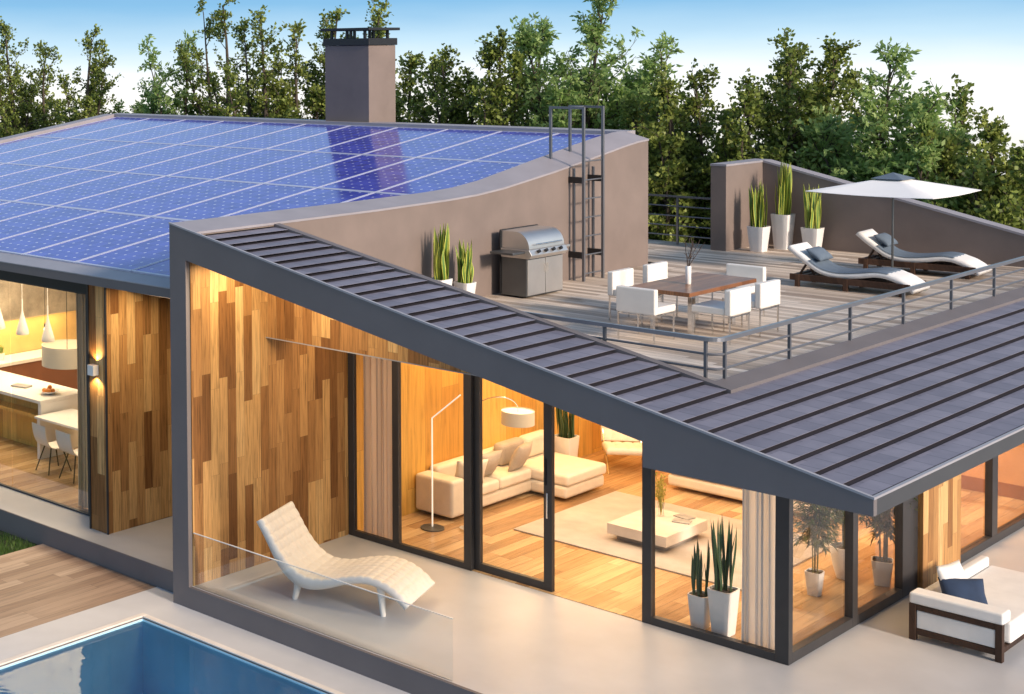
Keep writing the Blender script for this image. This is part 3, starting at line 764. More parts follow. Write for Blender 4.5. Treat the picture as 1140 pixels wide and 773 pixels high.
# ---------------- porch chaise
ch = thing('chaise_longue', 'white tufted curved chaise longue standing on the porch', 'chaise longue', (-4.76, -1.97, 0), R(17))
prof = [(-.99, .99), (-.88, .82), (-.74, .60), (-.58, .43), (-.38, .335), (-.12, .345), (.18, .43), (.45, .475), (.70, .43), (.88, .33), (1.0, .22)]
sweep(MB(), prof, .94, lambda u: .075+.06*math.exp(-((u-.36)/.16)**2), 210, 90, tuft=(.115, .017)).build('tufted_body', 'leather', ch, smooth=179)
for sx in (-.52, .60):
    for sy in (-.36, .36):
        z1_ = .22 if sx < 0 else .36; dx = -.05 if sx < 0 else .03
        MB().path([(sx, sy, z1_), (sx+dx*.3, sy, z1_*.6), (sx+dx, sy, 0)], .03, 10, radii=[.055, .045, .034]).build('leg', 'leather', ch, smooth=60)

# ---------------- snake plants
def blade(mb, uvl, base, h, wd, lean, tw, curl):
    n = 9; L = []
    a0 = tw
    for i in range(n+1):
        t = i/n; w_ = wd*(.55+.9*t if t < .4 else .91)*(1-max(0, (t-.55)/.45)**1.8)
        a = a0+curl*t
        c = Vector((base[0]+lean[0]*t**1.6+math.sin(t*5+tw)*.008, base[1]+lean[1]*t**1.6+math.cos(t*4+tw)*.008, base[2]+h*t))
        d = Vector((math.cos(a), math.sin(a), 0)); nrm = Vector((-d.y, d.x, 0))
        L.append([mb.bm.verts.new(c-d*w_+nrm*w_*.35), mb.bm.verts.new(c), mb.bm.verts.new(c+d*w_+nrm*w_*.35)])
    for A, B in zip(L, L[1:]):
        for q in (0, 1):
            f = mb.bm.faces.new((A[q], A[q+1], B[q+1], B[q]))
            for lp, u in zip(f.loops, (q*.5, q*.5+.5, q*.5+.5, q*.5)): lp[uvl].uv = (u, 0)
def snake(loc, pw, ph, lh, n, mat, label, group, seed, rotz=0, wid=.022, tb=.72):
    rn = random.Random(seed)
    t = thing('snake_plant', label, 'potted plant', loc, rotz, group)
    p = MB().lathe([(pw*.5*tb, 0), (pw*.5, ph), (pw*.44, ph), (pw*.42, ph-.03)], seg=28, sq=7).build('planter', 'pot', t, smooth=35)
    MB().lathe([(pw*.43, ph-.035), (pw*.42, ph-.025)], seg=20, sq=7).build('soil', 'soil', t)
    mb = MB(); uvl = mb.bm.loops.layers.uv.new('UVMap')
    for i in range(n):
        a = rn.uniform(0, 6.28); r = pw*.36*rn.random()**.5
        b = (math.cos(a)*r, math.sin(a)*r, ph-.03); hh = lh*rn.uniform(.5, 1) if i > 3 else lh*rn.uniform(.9, 1)
        blade(mb, uvl, b, hh, wid*rn.uniform(.8, 1.25), (math.cos(a)*rn.uniform(0, .07), math.sin(a)*rn.uniform(0, .07)), rn.uniform(0, 6.28), rn.uniform(-1.2, 1.2))
    mb.build('leaves', mat, t, smooth=179, recalc=False)
    return t
SG = 'snake plants in white planters'
snake((-6.0, 1.62, ZT), .30, .46, .88, 34, 'snake_out', 'taller snake plant in white pot against taupe wall left of barbecue', SG, 1, wid=.03)
snake((-5.97, 2.20, ZT), .27, .35, .70, 32, 'snake_out', 'shorter snake plant in white pot against taupe wall left of barbecue', SG, 2, wid=.028)
snake((-5.72, 10.98, ZT), .34, .47, .92, 34, 'snake_out', 'snake plant in white pot leftmost of three beside the grey block', SG, 3, wid=.03)
snake((-5.56, 11.62, ZT), .36, .66, 1.08, 40, 'snake_out', 'tallest snake plant, middle of three by the dark sloping wall', SG, 4, wid=.034)
snake((-5.02, 11.66, ZT), .34, .44, .88, 32, 'snake_out', 'snake plant in white pot nearest to the white umbrella', SG, 5, wid=.03)
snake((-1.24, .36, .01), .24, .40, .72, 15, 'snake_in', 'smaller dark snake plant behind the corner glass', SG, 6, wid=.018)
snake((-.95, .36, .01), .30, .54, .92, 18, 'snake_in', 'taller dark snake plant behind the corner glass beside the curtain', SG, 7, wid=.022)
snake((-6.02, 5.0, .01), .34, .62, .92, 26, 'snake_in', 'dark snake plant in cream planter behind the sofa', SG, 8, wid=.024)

# ---------------- barbecue
bq = thing('barbecue', 'stainless steel gas barbecue with curved hood against the taupe wall', 'barbecue', (-5.84, 3.78, ZT))
# local: x -0.26..0.24 (front +x), y -.49..+.49
MB().box(-.24, .22, -.49, .49, .03, .62).build('cabinet', 'darksteel', bq, bevel=.008)
for y0, y1 in ((-.475, -.008), (.008, .475)): MB().box(.221, .236, y0, y1, .05, .60).build('cabinet_door', 'steel', bq, bevel=.004)
mb = MB()
for y in (-.05, .03): mb.tube((.252, y+.01, .38), (.252, y+.01, .52), .007, seg=8)
mb.build('door_handle', 'chrome', bq)
mb = MB(); pf = [(-.24, .62), (.27, .62), (.32, .68), (.27, .76), (-.24, .76)]
mb.prism(pf, 'y', -.50, .50); cp = mb.build('control_panel', 'steel', bq, bevel=.006)
for i in range(4):
    y = -.3+.2*i; MB().tube((.295, y, .722), (.335, y, .745), .026, seg=16).build('knob', 'black', cp, smooth=40)
mb = MB(); pf = [(-.24, .765)]+[(.02+.24*math.cos(R(a)), .765+.26*math.sin(R(a))) for a in range(0, 91, 10)]+[(-.24, 1.025)]
mb.prism(pf, 'y', -.48, .48); hd = mb.build('hood', 'steel', bq, smooth=25)
MB().tube((.29, -.36, .84), (.29, .36, .84), .012).build('hood_handle', 'chrome', hd, smooth=40)
MB().box(-.255, -.242, -.51, .51, .04, 1.04).build('back_panel', 'black', bq)
MB().box(-.22, .20, -.82, -.505, .70, .735).build('side_shelf', 'darksteel', bq, bevel=.006)
MB().box(-.22, .20, .505, .75, .70, .735).build('side_shelf', 'steel', bq, bevel=.006)

# ---------------- dining table + chairs on terrace
tt = thing('dining_table', 'rectangular walnut dining table with chrome legs on the roof terrace', 'table', (-2.66, 2.83, ZT))
MB().box(-.44, .44, -.92, .92, .575, .63).build('tabletop', 'tablewood', tt, bevel=.006)
for x in (-.27, .27):
    for y in (-.55, .55): MB().box(x-.03, x+.03, y-.05, y+.05, 0, .573).build('leg', 'chrome', tt, bevel=.004)
vz = thing('vase', 'slim white vase holding bare twigs on the walnut table', 'vase', (-2.62, 2.62, ZT+.631))
MB().lathe([(.032, 0), (.036, .01), (.038, .24), (.030, .25), (.028, .235)], seg=20).build('vase_body', 'white', vz, smooth=40)
mb = MB(); rn = random.Random(5)
for i in range(7):
    a = rn.uniform(0, 6.28); p = Vector((0, 0, .2)); d = Vector((math.cos(a)*.2, math.sin(a)*.2, 1)); pts = [p.copy()]
    for j in range(6): d += Vector((rn.uniform(-.35, .35), rn.uniform(-.35, .35), .1)); p = p+d.normalized()*.075; pts.append(p.copy())
    mb.path(pts, .005, 5, radii=[.006-.0006*k for k in range(7)])
    for j in (2, 4): mb.path([pts[j], pts[j]+Vector((rn.uniform(-.08, .08), rn.uniform(-.08, .08), .09))], .003, 4)
mb.build('twigs', 'twig', vz)
CG = 'white armless chairs round the terrace table'
def dchair():
    t = thing('dining_chair', 'x', 'chair', (0, 0, 0), 0, CG)   # faces +y, back at -y
    MB().box(-.276, .276, -.183, .27, .374, .47).build('seat', 'leather', t, bevel=.018, seg=3)
    MB().box(-.28, .28, -.275, -.185, .372, .71).build('backrest', 'leather', t, bevel=.018, seg=3)
    for x in (-.255, .255):
        for y in (-.25, .25): MB().box(x-.009, x+.009, y-.009, y+.009, 0, .372).build('leg', 'chrome', t)
    mb = MB()
    for x in (-.255, .255): mb.box(x-.006, x+.006, -.24, .24, .345, .357)
    for y in (-.25, .25): mb.box(-.25, .25, y-.006, y+.006, .345, .357)
    mb.build('seat_frame', 'chrome', t)
    return t
c0 = dchair()
spots = [(-2.69, 1.65, 0, 'white chair at the near end of the terrace table, back to the porch roof'),
         (-1.98, 2.28, R(90), 'white chair on the right side of terrace table, nearer the railing corner'),
         (-1.98, 3.10, R(90), 'white chair on the right side of terrace table, farther from railing corner'),
         (-3.46, 2.72, R(-90), 'white chair on the ladder side of terrace table, nearer the barbecue'),
         (-3.46, 3.66, R(-90), 'white chair on the ladder side of terrace table, farther from the barbecue'),
         (-2.67, 4.12, R(180), 'white chair at the far end of the terrace table, facing the camera')]
for i, (x, y, a, lb) in enumerate(spots):
    o = c0 if i == 0 else dup(c0, (0, 0, 0))
    o.location = (x, y, ZT); o.rotation_euler.z = a; o['label'] = lb

# ---------------- sun loungers
LG = 'sun loungers on the roof terrace'
def lounger():
    t = thing('sun_lounger', 'x', 'sun lounger', (0, 0, 0), 0, LG)
    for y in (-.31, .31): MB().box(-.92, .90, y-.02, y+.02, .10, .20).build('side_rail', 'darkwood', t, bevel=.006)
    mb = MB()
    for i in range(14): mb.box(-.90+i*.132, -.83+i*.132, -.29, .29, .165, .19)
    mb.build('slats', 'darkwood', t)
    for x in (-.80, -.05, .78):
        for y in (-.31, .31): MB().box(x-.035, x+.035, y-.028, y+.028, 0, .20).build('leg', 'darkwood', t, bevel=.005)
    mb = MB()
    for y in (-.24, .24):
        MB().path([(-.82, y, .53), (-.55, y, .33), (-.28, y, .21)], .025, 4).build('back_frame', 'darkwood', t)
        for xx in (-.80, -.56): MB().path([(-.66, y, .41), (xx, y, .18)], .02, 4).build('strut', 'darkwood', t)
    pr = [(-.92, .66), (-.80, .56), (-.62, .43), (-.44, .32), (-.20, .275), (.10, .30), (.38, .345), (.58, .33), (.80, .25), (.98, .13)]
    sweep(MB(), pr, .60, .085, 70, 16, tuft=(.17, .008)).build('mattress', 'whitef', t, smooth=179)
    pr2 = [(p[0], p[1]+.022) for p in pr[2:8]]
    sweep(MB(), pr2, .606, .022, 50, 8).build('runner', 'greyf', t, smooth=60)
    cushion(MB(), .50, .30, .13, Matrix(((0, -.57, -.82, -.46), (1, 0, 0, 0), (0, -.82, .57, .43), (0, 0, 0, 1)))).build('pillow', 'greyf', t, smooth=179)
    return t
l0 = lounger(); l0.location = (-2.52, 7.68, ZT); l0.rotation_euler.z = R(1); l0['label'] = 'sun lounger with slate runner, nearer the steel railing and dining table'
dup(l0, (-2.52, 10.22, ZT), R(3), 'sun lounger with slate runner, farther one beneath umbrella by sloping wall')

# ---------------- umbrella
um = thing('garden_umbrella', 'square white umbrella with grey vent standing between the loungers', 'umbrella', (-2.70, 9.45, ZT))
MB().tube((0, 0, .03), (0, 0, 1.72), .018, seg=12).build('pole', 'darksteel', um, smooth=40)
MB().lathe([(.24, 0), (.24, .03), (.05, .045), (.03, .12)], seg=28).build('base', 'darksteel', um, smooth=40)
hw = 1.0
def canopy(mb, hw, z0, z1, th, sag=.02, hole=0):
    def mk(dz):
        V = []
        for s in range(4):
            a = R(45+90*s); c1 = Vector((math.cos(a), math.sin(a), 0))*hw*math.sqrt(2); a2 = a+R(90); c2 = Vector((math.cos(a2), math.sin(a2), 0))*hw*math.sqrt(2)
            V.append((c1, c2))
        rows = []
        for i in range(9):
            t = hole+(1-hole)*i/8; ring = []
            for c1, c2 in V:
                for j in range(8):
                    q = j/8; e = c1.lerp(c2, q); sg = -sag*math.sin(math.pi*q)*t
                    ring.append(mb.bm.verts.new((e.x*t, e.y*t, z1+(z0-z1)*t+sg+dz)))
            rows.append(ring)
        for A, B in zip(rows, rows[1:]):
            n = len(A)
            for i in range(n): mb.bm.faces.new((A[i], A[(i+1) % n], B[(i+1) % n], B[i]))
        return rows
    A = mk(0); B = mk(-th); n = len(A[0])
    for i in range(n):
        mb.bm.faces.new((A[-1][i], A[-1][(i+1) % n], B[-1][(i+1) % n], B[-1][i])); mb.bm.faces.new((A[0][i], B[0][i], B[0][(i+1) % n], A[0][(i+1) % n]))
    return mb
canopy(MB(), hw, 1.43, 1.66, .006, hole=.12).build('canopy', plain('canopy_cloth', (.86, .85, .83, 1), .8, var=.02), um, smooth=40)
canopy(MB(), .25, 1.635, 1.73, .006, sag=0, hole=.02).build('vent', 'greyf', um, smooth=40)
for s in range(4):
    a = R(45+90*s); MB().tube((0, 0, 1.64), (math.cos(a)*hw*1.38, math.sin(a)*hw*1.38, 1.425), .008, seg=6).build('rib', 'darksteel', um)

# ---------------- outdoor sofa (right)
os_ = thing('outdoor_sofa', 'white cushioned outdoor daybed with brown wooden frame at the lower right', 'outdoor sofa', (.58, 1.80, 0))
mb = MB(); W_, D_ = 1.0, 2.2   # x 0..W, y 0..D
for (x, y) in ((0, 0), (W_-.075, 0), (0, D_-.075), (W_-.075, D_-.075)): MB().box(x, x+.075, y, y+.075, 0, .43 if y < 1 else .2).build('leg', 'darkwood', os_, bevel=.005)
mb = MB(); mb.box(.076, W_-.076, .008, .058, .07, .14); mb.box(.076, W_-.076, .008, .058, .36, .425); mb.box(W_-.068, W_-.01, .076, D_-.076, .09, .15); mb.box(.01, .068, .076, D_-.076, .07, .14); mb.box(.076, W_-.076, D_-.06, D_-.01, .09, .15)
mb.build('rails', 'darkwood', os_, bevel=.005)
MB().box(.078, W_-.078, .020, .22, .145, .355).build('arm_panel', 'whitef', os_, bevel=.01)
MB().box(.0, W_+.01, .0, .24, .428, .56).build('arm_cushion', 'whitef', os_, bevel=.025, seg=3)
MB().box(.12, W_+.01, .242, D_, .155, .40).build('seat_cushion', 'whitef', os_, bevel=.03, seg=3)
MB().box(.0, .11, .245, D_, .20, .50).build('back_cushion', 'whitef', os_, bevel=.03, seg=3)
tag(cushion(MB(), .46, .44, .16, T4((.93, 2.36, .40), rz=R(78)) @ Matrix.Rotation(R(-20), 4, 'X')).build('cushion', 'whitef', smooth=179), 'white scatter cushion leaning behind the navy cushion on the outdoor sofa', 'cushion')
tag(cushion(MB(), .50, .34, .16, T4((1.06, 2.20, .40), rz=R(40)) @ Matrix.Rotation(R(-32), 4, 'X')).build('cushion', 'navy', smooth=179), 'navy blue scatter cushion on the outdoor sofa', 'cushion')

# ------------------------------------------------------------------ living room
sf = thing('corner_sofa', 'cream fabric corner sofa with chaise end against the panelled wall', 'sofa', (-6.02, 3.05, .01))
B_ = dict(bevel=.05, seg=4)
MB().box(-.37, .30, -1.54, 1.6, .05, .24).build('sofa_base', 'cream', sf, **B_)
MB().box(.25, .92, .5, 1.6, .05, .24).build('chaise_base', 'cream', sf, **B_)
MB().box(-.37, .32, -1.55, -1.22, .05, .60).build('arm', 'cream', sf, **B_)
for a, b in ((-1.21, -.36), (-.35, .5)): MB().box(-.18, .33, a, b, .245, .42).build('seat_cushion', 'cream', sf, **B_)
MB().box(-.18, .95, .51, 1.62, .245, .42).build('chaise_cushion', 'cream', sf, **B_)
MB().box(-.37, -.19, -1.21, 1.6, .245, .66).build('backrest', 'cream', sf, **B_)
for a, b in ((.2, .85), (.86, 1.55)): MB().box(-.22, -.02, a, b, .42, .78).build('back_cushion', 'taupe_f' if a < .5 else 'cream', sf, bevel=.08, seg=4)
for nm, loc, rz, rx, mt, lb in (('pillow', (-5.86, 2.1, .43), R(60), R(-24), 'cream', 'cream pillow nearest the sofa arm'), ('pillow', (-5.98, 2.62, .43), R(84), R(-26), 'taupe_f', 'taupe pillow in the middle of the sofa'), ('pillow', (-5.88, 3.35, .43), R(100), R(-24), 'taupe_f', 'taupe pillow by the sofa chaise end')):
    tag(cushion(MB(), .50, .46, .18, T4(loc, rz=rz) @ Matrix.Rotation(-rx, 4, 'X')).build('pillow', mt, smooth=179), lb, 'pillow', 'pillows on the corner sofa')
tag(MB().box(-4.9, -1.45, 1.87, 4.62, .0095, .03).build('rug', 'rug', bevel=.008), 'large cream rug under the coffee table', 'rug')
ct = thing('coffee_table', 'low square cream coffee table on the rug', 'coffee table', (-3.27, 2.98, .03))
MB().box(-.45, .45, -.57, .57, .09, .24).build('tabletop', plain('lacquer', (.66, .60, .54, 1), .25), ct, bevel=.006)
MB().box(-.36, .36, -.46, .46, 0, .088).build('base', plain('lacquer_base', (.30, .26, .22, 1), .4), ct)
va = thing('vase', 'glass vase of yellow-green stems on the coffee table', 'vase', (-3.36, 3.24, .271))
MB().lathe([(.045, 0), (.04, .01), (.035, .1), (.05, .2), (.045, .205)], seg=20, cap=False).build('vase_body', 'balglass', va, smooth=40)
mb = MB(); rn = random.Random(8)
for i in range(13):
    a = rn.uniform(0, 6.28); s_ = rn.uniform(.02, .12); h = rn.uniform(.38, .62)
    mb.path([(0, 0, .01), (math.cos(a)*s_*.5, math.sin(a)*s_*.5, h*.6), (math.cos(a)*s_, math.sin(a)*s_, h)], .004, 5)
    for j in range(9):
        t = rn.uniform(.45, 1); c = Vector((math.cos(a)*s_*t, math.sin(a)*s_*t, h*t)); d = Vector((rn.uniform(-1, 1), rn.uniform(-1, 1), .8)).normalized()*.045; e_ = d.orthogonal().normalized()*.012
        mb.quad(c, c+d*.5+e_, c+d, c+d*.5-e_)
mb.build('stems', 'yellowfl', va, recalc=False)
for i, (x, y, a, lb) in enumerate(((-3.02, 3.20, .3, 'pale magazine lying nearer the table corner beside the glass vase'), (-3.10, 3.42, -.2, 'pale magazine at the far edge of the coffee table'))):
    tag(MB().box(-.12, .12, -.09, .09, 0, .014).build('magazine', 'paper', loc=(x, y, .271), rotz=a), lb, 'magazine')
fl = thing('floor_lamp', 'slim angled LED floor lamp on a round dark base by the sofa arm', 'floor lamp', (-5.74, 1.08, .01))
MB().lathe([(.17, 0), (.17, .018), (.02, .03)], seg=32).build('base', 'darksteel', fl, smooth=40)
MB().path([(0, 0, .02), (0, 0, 1.62)], .011, 4, sq=True).build('pole', 'ledstrip', fl)
MB().path([(0, 0, 1.62), (.50, 0, 2.04)], .011, 4, sq=True).build('arm', 'ledstrip', fl)
al = thing('arc_lamp', 'arc floor lamp with drum shade hanging over the corner sofa', 'floor lamp', (-5.35, 1.40, .01))
MB().lathe([(.12, 0), (.12, .03), (.015, .04)], seg=24).build('base', 'chrome', al, smooth=40)
pts = [(0, 0, .03), (0, 0, 1.62)]+[(.22*(1-math.cos(R(a)))*.5, .95*(1-math.cos(R(a)))*.5, 1.62+.26*math.sin(R(a))) for a in range(15, 166, 15)]
MB().path(pts, .008, 6).build('arc', 'chrome', al, smooth=40)
ex = pts[-1]
MB().lathe([(.235, -.20), (.24, -.20), (.24, .0), (.235, 0)], (ex[0], ex[1], ex[2]-.06), 40, cap=False).build('shade', 'drumsh', al, smooth=40)
MB().lathe([(.0, 0), (.232, .001), (.232, .004), (0, .004)], (ex[0], ex[1], ex[2]-.085), 40, cap=False).build('diffuser', 'lampshade', al)
MB().tube((ex[0], ex[1], ex[2]-.09), (ex[0], ex[1], ex[2]+.0), .006).build('stem', 'chrome', al)
point('arc_lamp_bulb', (-5.35+ex[0], 1.40+ex[1], ex[2]-.22), 14, (1, .78, .5), .06)
# barcelona-type chair
ac = thing('lounge_chair', 'white tufted lounge chair with crossed chrome legs behind the coffee table', 'armchair', (-5.50, 5.92, .01), R(38))
sweep(MB(), [(-.32, .36), (0, .38), (.34, .42)], .66, .10, 24, 24, tuft=(.16, .02)).build('seat_cushion', 'leather', ac, smooth=179).rotation_euler.z = R(-90)
o = sweep(MB(), [(-.50, .86), (-.42, .62), (-.32, .38)], .66, .10, 24, 24, tuft=(.16, .02)).build('back_cushion', 'leather', ac, smooth=179); o.rotation_euler.z = R(-90)
for x in (-.3, .3):
    MB().path([(x, -.36, 0), (x, -.12, .18), (x, .22, .30), (x, .40, .55), (x, .52, .82)], .012, 6).build('leg', 'chrome', ac, smooth=40)
    MB().path([(x, .36, 0), (x, .12, .2), (x, -.12, .29), (x, -.34, .33)], .012, 6).build('leg', 'chrome', ac, smooth=40)
s2 = thing('low_sofa', 'long low cream sofa at the far side of the rug', 'sofa', (-3.2, 5.75, .01))
MB().box(-1.25, 1.3, -.38, .38, .06, .24).build('sofa_base', 'cream', s2, **B_)
for a, b in ((-1.24, .02), (.03, 1.29)): MB().box(a, b, -.39, .25, .245, .42).build('seat_cushion', 'cream', s2, **B_)
MB().box(-1.25, 1.3, .2, .40, .245, .66).build('backrest', 'cream', s2, **B_)

# curtains
def curtain(name, u0, u1, y, z1, mat, label, amp=.035, waves=9, axis='y', seed=0):
    rn = random.Random(seed); ph = [rn.uniform(-.5, .5) for _ in range(40)]
    def f(u, v):
        w_ = u*waves*2*math.pi+ph[int(u*waves) % 40]*.8*math.sin(math.pi*((u*waves) % 1))
        a = amp*(.75+.25*math.sin(v*2+u*7))
        return (u0+(u1-u0)*u+.35*amp*math.sin(2*w_)+.3*amp*math.sin(w_*.37+seed), y+a*math.sin(w_+.5*math.sin(v*3+u*5))+.5*amp*math.sin(w_*.41+seed*2), .02+v*(z1-.02))
    mb = MB(); mb.grid(f, waves*14, 6); o = mb.build(name, mat, smooth=179, recalc=False)
    return tag(o, label, 'curtain', 'floor length curtains')
curtain('curtain', -.66, -.2, .17, 3.0, 'sheer', 'white sheer curtain gathered at the glass house corner', waves=6, seed=1, amp=.045)
curtain('curtain', -6.26, -5.66, .16, 3.0, 'mauve', 'brownish curtain gathered at the left end of the porch glazing', waves=6, seed=2, amp=.045)
curtain('curtain', -10.12, -9.70, -1.98, 3.34, 'greycur', 'grey curtain gathered beside the kitchen window pier', waves=6, seed=3)

# bamboo plants
def bamboo(loc, pr_, ph, hh, label, seed, rnd_pot=False):
    rn = random.Random(seed); t = thing('bamboo_plant', label, 'potted plant', loc, rn.uniform(0, .4), 'potted bamboos behind the side glazing')
    if rnd_pot: pfl = [(pr_*.5, 0), (pr_*.78, ph*.4), (pr_*.95, ph*.8), (pr_, ph), (pr_*.9, ph), (pr_*.88, ph-.03)]
    else: pfl = [(pr_*.72, 0), (pr_, ph), (pr_*.88, ph), (pr_*.86, ph-.03)]
    MB().lathe(pfl, seg=28, sq=None if rnd_pot else 7).build('planter', 'pot', t, smooth=35)
    MB().lathe([(pr_*.87, ph-.035), (pr_*.86, ph-.02)], seg=20, sq=None if rnd_pot else 7).build('soil', 'soil', t)
    ms_ = MB(); ml = MB()
    for i in range(7):
        a = rn.uniform(0, 6.28); r = pr_*.5*rn.random(); ln = Vector((math.cos(a), math.sin(a), 0))*rn.uniform(.03, .22)
        pts = [Vector((math.cos(a)*r, math.sin(a)*r, ph-.03))+Vector((ln.x*t_**2, ln.y*t_**2, hh*rn.uniform(.97, 1.0)*t_)) for t_ in (0, .25, .5, .75, 1)]
        ms_.path(pts, .008, 6, radii=[.009, .008, .007, .005, .003])
        for j in range(105):
            t_ = rn.uniform(.25, 1.0); q = t_*4; ii = min(3, int(q)); c = pts[ii].lerp(pts[ii+1], q-ii)
            b = rn.uniform(0, 6.28); rr = rn.uniform(.02, .24); c2 = c+Vector((math.cos(b)*rr, math.sin(b)*rr, rn.uniform(.0, .08)))
            if rn.random() < .35: ms_.path([c, c2], .002, 3)
            for m_ in range(3):
                d = Vector((math.cos(b+rn.uniform(-.9, .9)), math.sin(b+rn.uniform(-.9, .9)), rn.uniform(-.9, .3))).normalized()*rn.uniform(.10, .17); e_ = d.cross(Vector((0, 0, 1))).normalized()*.013
                ml.bm.faces.new([ml.bm.verts.new(p) for p in (c2, c2+d*.4+e_, c2+d, c2+d*.4-e_)])
    ms_.build('canes', 'bamboo_stem', t); ml.build('leaves', 'bamboo_leaf', t, recalc=False)
    return t
bamboo((-.80, 2.42, .01), .10, .30, 1.45, 'potted bamboo nearest the glass house corner', 21)
bamboo((-.82, 3.30, .01), .17, .42, 1.5, 'bamboo in a round tapered pot behind the dark mullion', 22, True)
bamboo((-.38, 3.42, .01), .13, .32, 1.35, 'potted bamboo farthest right beside the timber pier', 23)

# ------------------------------------------------------------------ kitchen
ki = thing('kitchen_island', 'white kitchen island with wooden recess behind the left window', 'kitchen island', (-14.1, -.08, .01))
MB().box(-1.6, 1.28, -.50, .55, .90, .96).build('worktop', 'white', ki, bevel=.006)
MB().box(-1.6, 1.20, -.2, .5, 0, .898).build('cabinet', 'honey', ki)
MB().box(1.202, 1.28, -.49, .54, 0, .898).build('end_panel', 'white', ki)
MB().box(-1.6, 1.20, -.48, -.21, .62, .68).build('shelf', 'honey', ki)
kc = thing('kitchen_counter', 'brown kitchen counter with white top along the far wall', 'counter', (-16.25, 1.0, .01))
MB().box(-.33, .30, -2.9, 3.3, .86, .93).build('worktop', 'white', kc, bevel=.006)
MB().box(-.33, .27, -2.85, 3.25, 0, .858).build('cabinet', plain('brown_cabinet', (.20, .075, .035, 1), .4), kc)
def pendant(loc, top, label):
    t = thing('pendant_lamp', label, 'pendant lamp', loc, 0, 'white bottle shaped pendant lamps')
    MB().lathe([(.001, .62), (.012, .62), (.014, .42), (.03, .34), (.07, .2), (.105, .08), (.115, .02), (.11, 0), (.10, .005), (.06, .2), (.001, .32)], seg=28, cap=False).build('shade', 'white', t, smooth=60)
    MB().tube((0, 0, .6), (0, 0, top-loc[2]), .005, seg=6).build('cord', 'white', t)
    return t
pendant((-13.4, -.5, 2.05), 3.42, 'white bottle shaped pendant lamp, middle one over the kitchen island')
pendant((-12.68, -.5, 2.02), 3.42, 'white bottle shaped pendant lamp nearest the grey curtain')
pendant((-14.09, -.5, 2.06), 3.42, 'white bottle shaped pendant lamp cut by the left picture edge')
bl = thing('hanging_bulb', 'bare bulb on a black cord between two white pendants', 'lamp', (-12.95, -.35, 2.14))
MB().tube((0, 0, .1), (0, 0, 1.27), .004, seg=6).build('cord', 'black', bl); MB().lathe([(.014, .14), (.02, .1), (.018, .07)], seg=12).build('socket', 'black', bl)
MB().lathe([(.002, 0), (.02, .008), (.028, .03), (.018, .06), (.012, .07)], seg=14).build('bulb', emis('bulb_glow', (1, .75, .4, 1), 6), bl, smooth=60)
dp = thing('drum_pendant', 'large pale drum pendant lamp half hidden by the grey curtain', 'pendant lamp', (-12.9, .1, 1.50))
MB().lathe([(.44, 0), (.45, 0), (.45, .36), (.44, .36)], seg=40, cap=False).build('shade', 'drumsh', dp, smooth=40)
MB().lathe([(0, .02), (.44, .02), (.44, .03), (0, .03)], seg=40, cap=False).build('diffuser', 'lampshade', dp)
MB().tube((0, 0, .03), (0, 0, 1.9), .006).build('cord', 'black', dp)
bw = thing('fruit_bowl', 'white bowl of oranges on the kitchen island', 'bowl', (-13.15, -.12, .971))
MB().lathe([(.06, 0), (.12, .02), (.19, .06), (.185, .065), (.12, .03), (.001, .02)], seg=28, cap=False).build('bowl', 'white', bw, smooth=60)
for i, (x, y, z) in enumerate(((0, 0, .07), (.08, .02, .065), (-.07, .05, .065), (.02, -.09, .065), (-.06, -.06, .065), (.01, .01, .12), (.07, -.06, .07))):
    m_ = MB(); bmesh.ops.create_icosphere(m_.bm, subdivisions=2, radius=.042, matrix=Matrix.Translation((x, y, z))); m_.build('orange', 'orange', bw, smooth=179)
tag(MB().box(-.17, .17, -.10, .10, 0, .03).build('book', 'paper', loc=(-13.95, -.12, .971), rotz=.25), 'grey book lying on the kitchen island left of the oranges', 'book')
for i, (y, lb) in enumerate(((.35, 'small potted herb on the far kitchen counter, left one'), (1.15, 'small potted herb on the far kitchen counter, right one'))):
    t = thing('potted_herb', lb, 'potted plant', (-16.25, y, .941), 0, 'small potted herbs'); MB().lathe([(.05, 0), (.07, .13), (.06, .13)], seg=16).build('pot', 'white', t, smooth=40)
    m_ = MB(); rn = random.Random(40+i)
    for q in range(40):
        a = rn.uniform(0, 6.28); r = rn.uniform(0, .04); h = rn.uniform(.10, .22)
        m_.quad((math.cos(a)*r, math.sin(a)*r, .12), (math.cos(a)*r+.012, math.sin(a)*r, .12+h*.5), (math.cos(a)*r*1.8, math.sin(a)*r*1.8, .12+h), (math.cos(a)*r-.012, math.sin(a)*r, .12+h*.5))
    m_.build('leaves', 'green_leaf', t, recalc=False)
dt = thing('kitchen_table', 'white dining table behind the kitchen chairs', 'table', (-11.75, -.35, .01))
MB().box(-1.0, 1.0, -.42, .42, .70, .74).build('tabletop', 'white', dt, bevel=.006)
MB().box(-.98, -.90, -.38, .38, 0, .698).build('end_support', 'white', dt); MB().box(.90, .98, -.38, .38, 0, .698).build('end_support', 'white', dt)
def shell():
    t = thing('shell_chair', 'x', 'chair', (0, 0, 0), 0, 'white shell chairs with wooden legs in the kitchen')
    sweep(MB(), [(-.26, .82), (-.25, .70), (-.21, .55), (-.13, .45), (.05, .43), (.22, .45)], .44, .02, 40, 16).build('shell', 'white', t, smooth=179).rotation_euler.z = R(90)
    for x in (-1, 1):
        for y in (-1, 1): MB().path([(x*.10, y*.10, .43), (x*.21, y*.22, 0)], .012, 8, radii=[.013, .010]).build('leg', 'darkwood', t, smooth=40)
    return t
s0 = shell(); s0.location = (-11.95, -1.0, .01); s0.rotation_euler.z = R(-8); s0['label'] = 'white shell chair with wooden legs, left one at the kitchen table'
dup(s0, (-11.30, -1.02, .01), R(-5), 'white shell chair with wooden legs, right one beside the grey curtain')
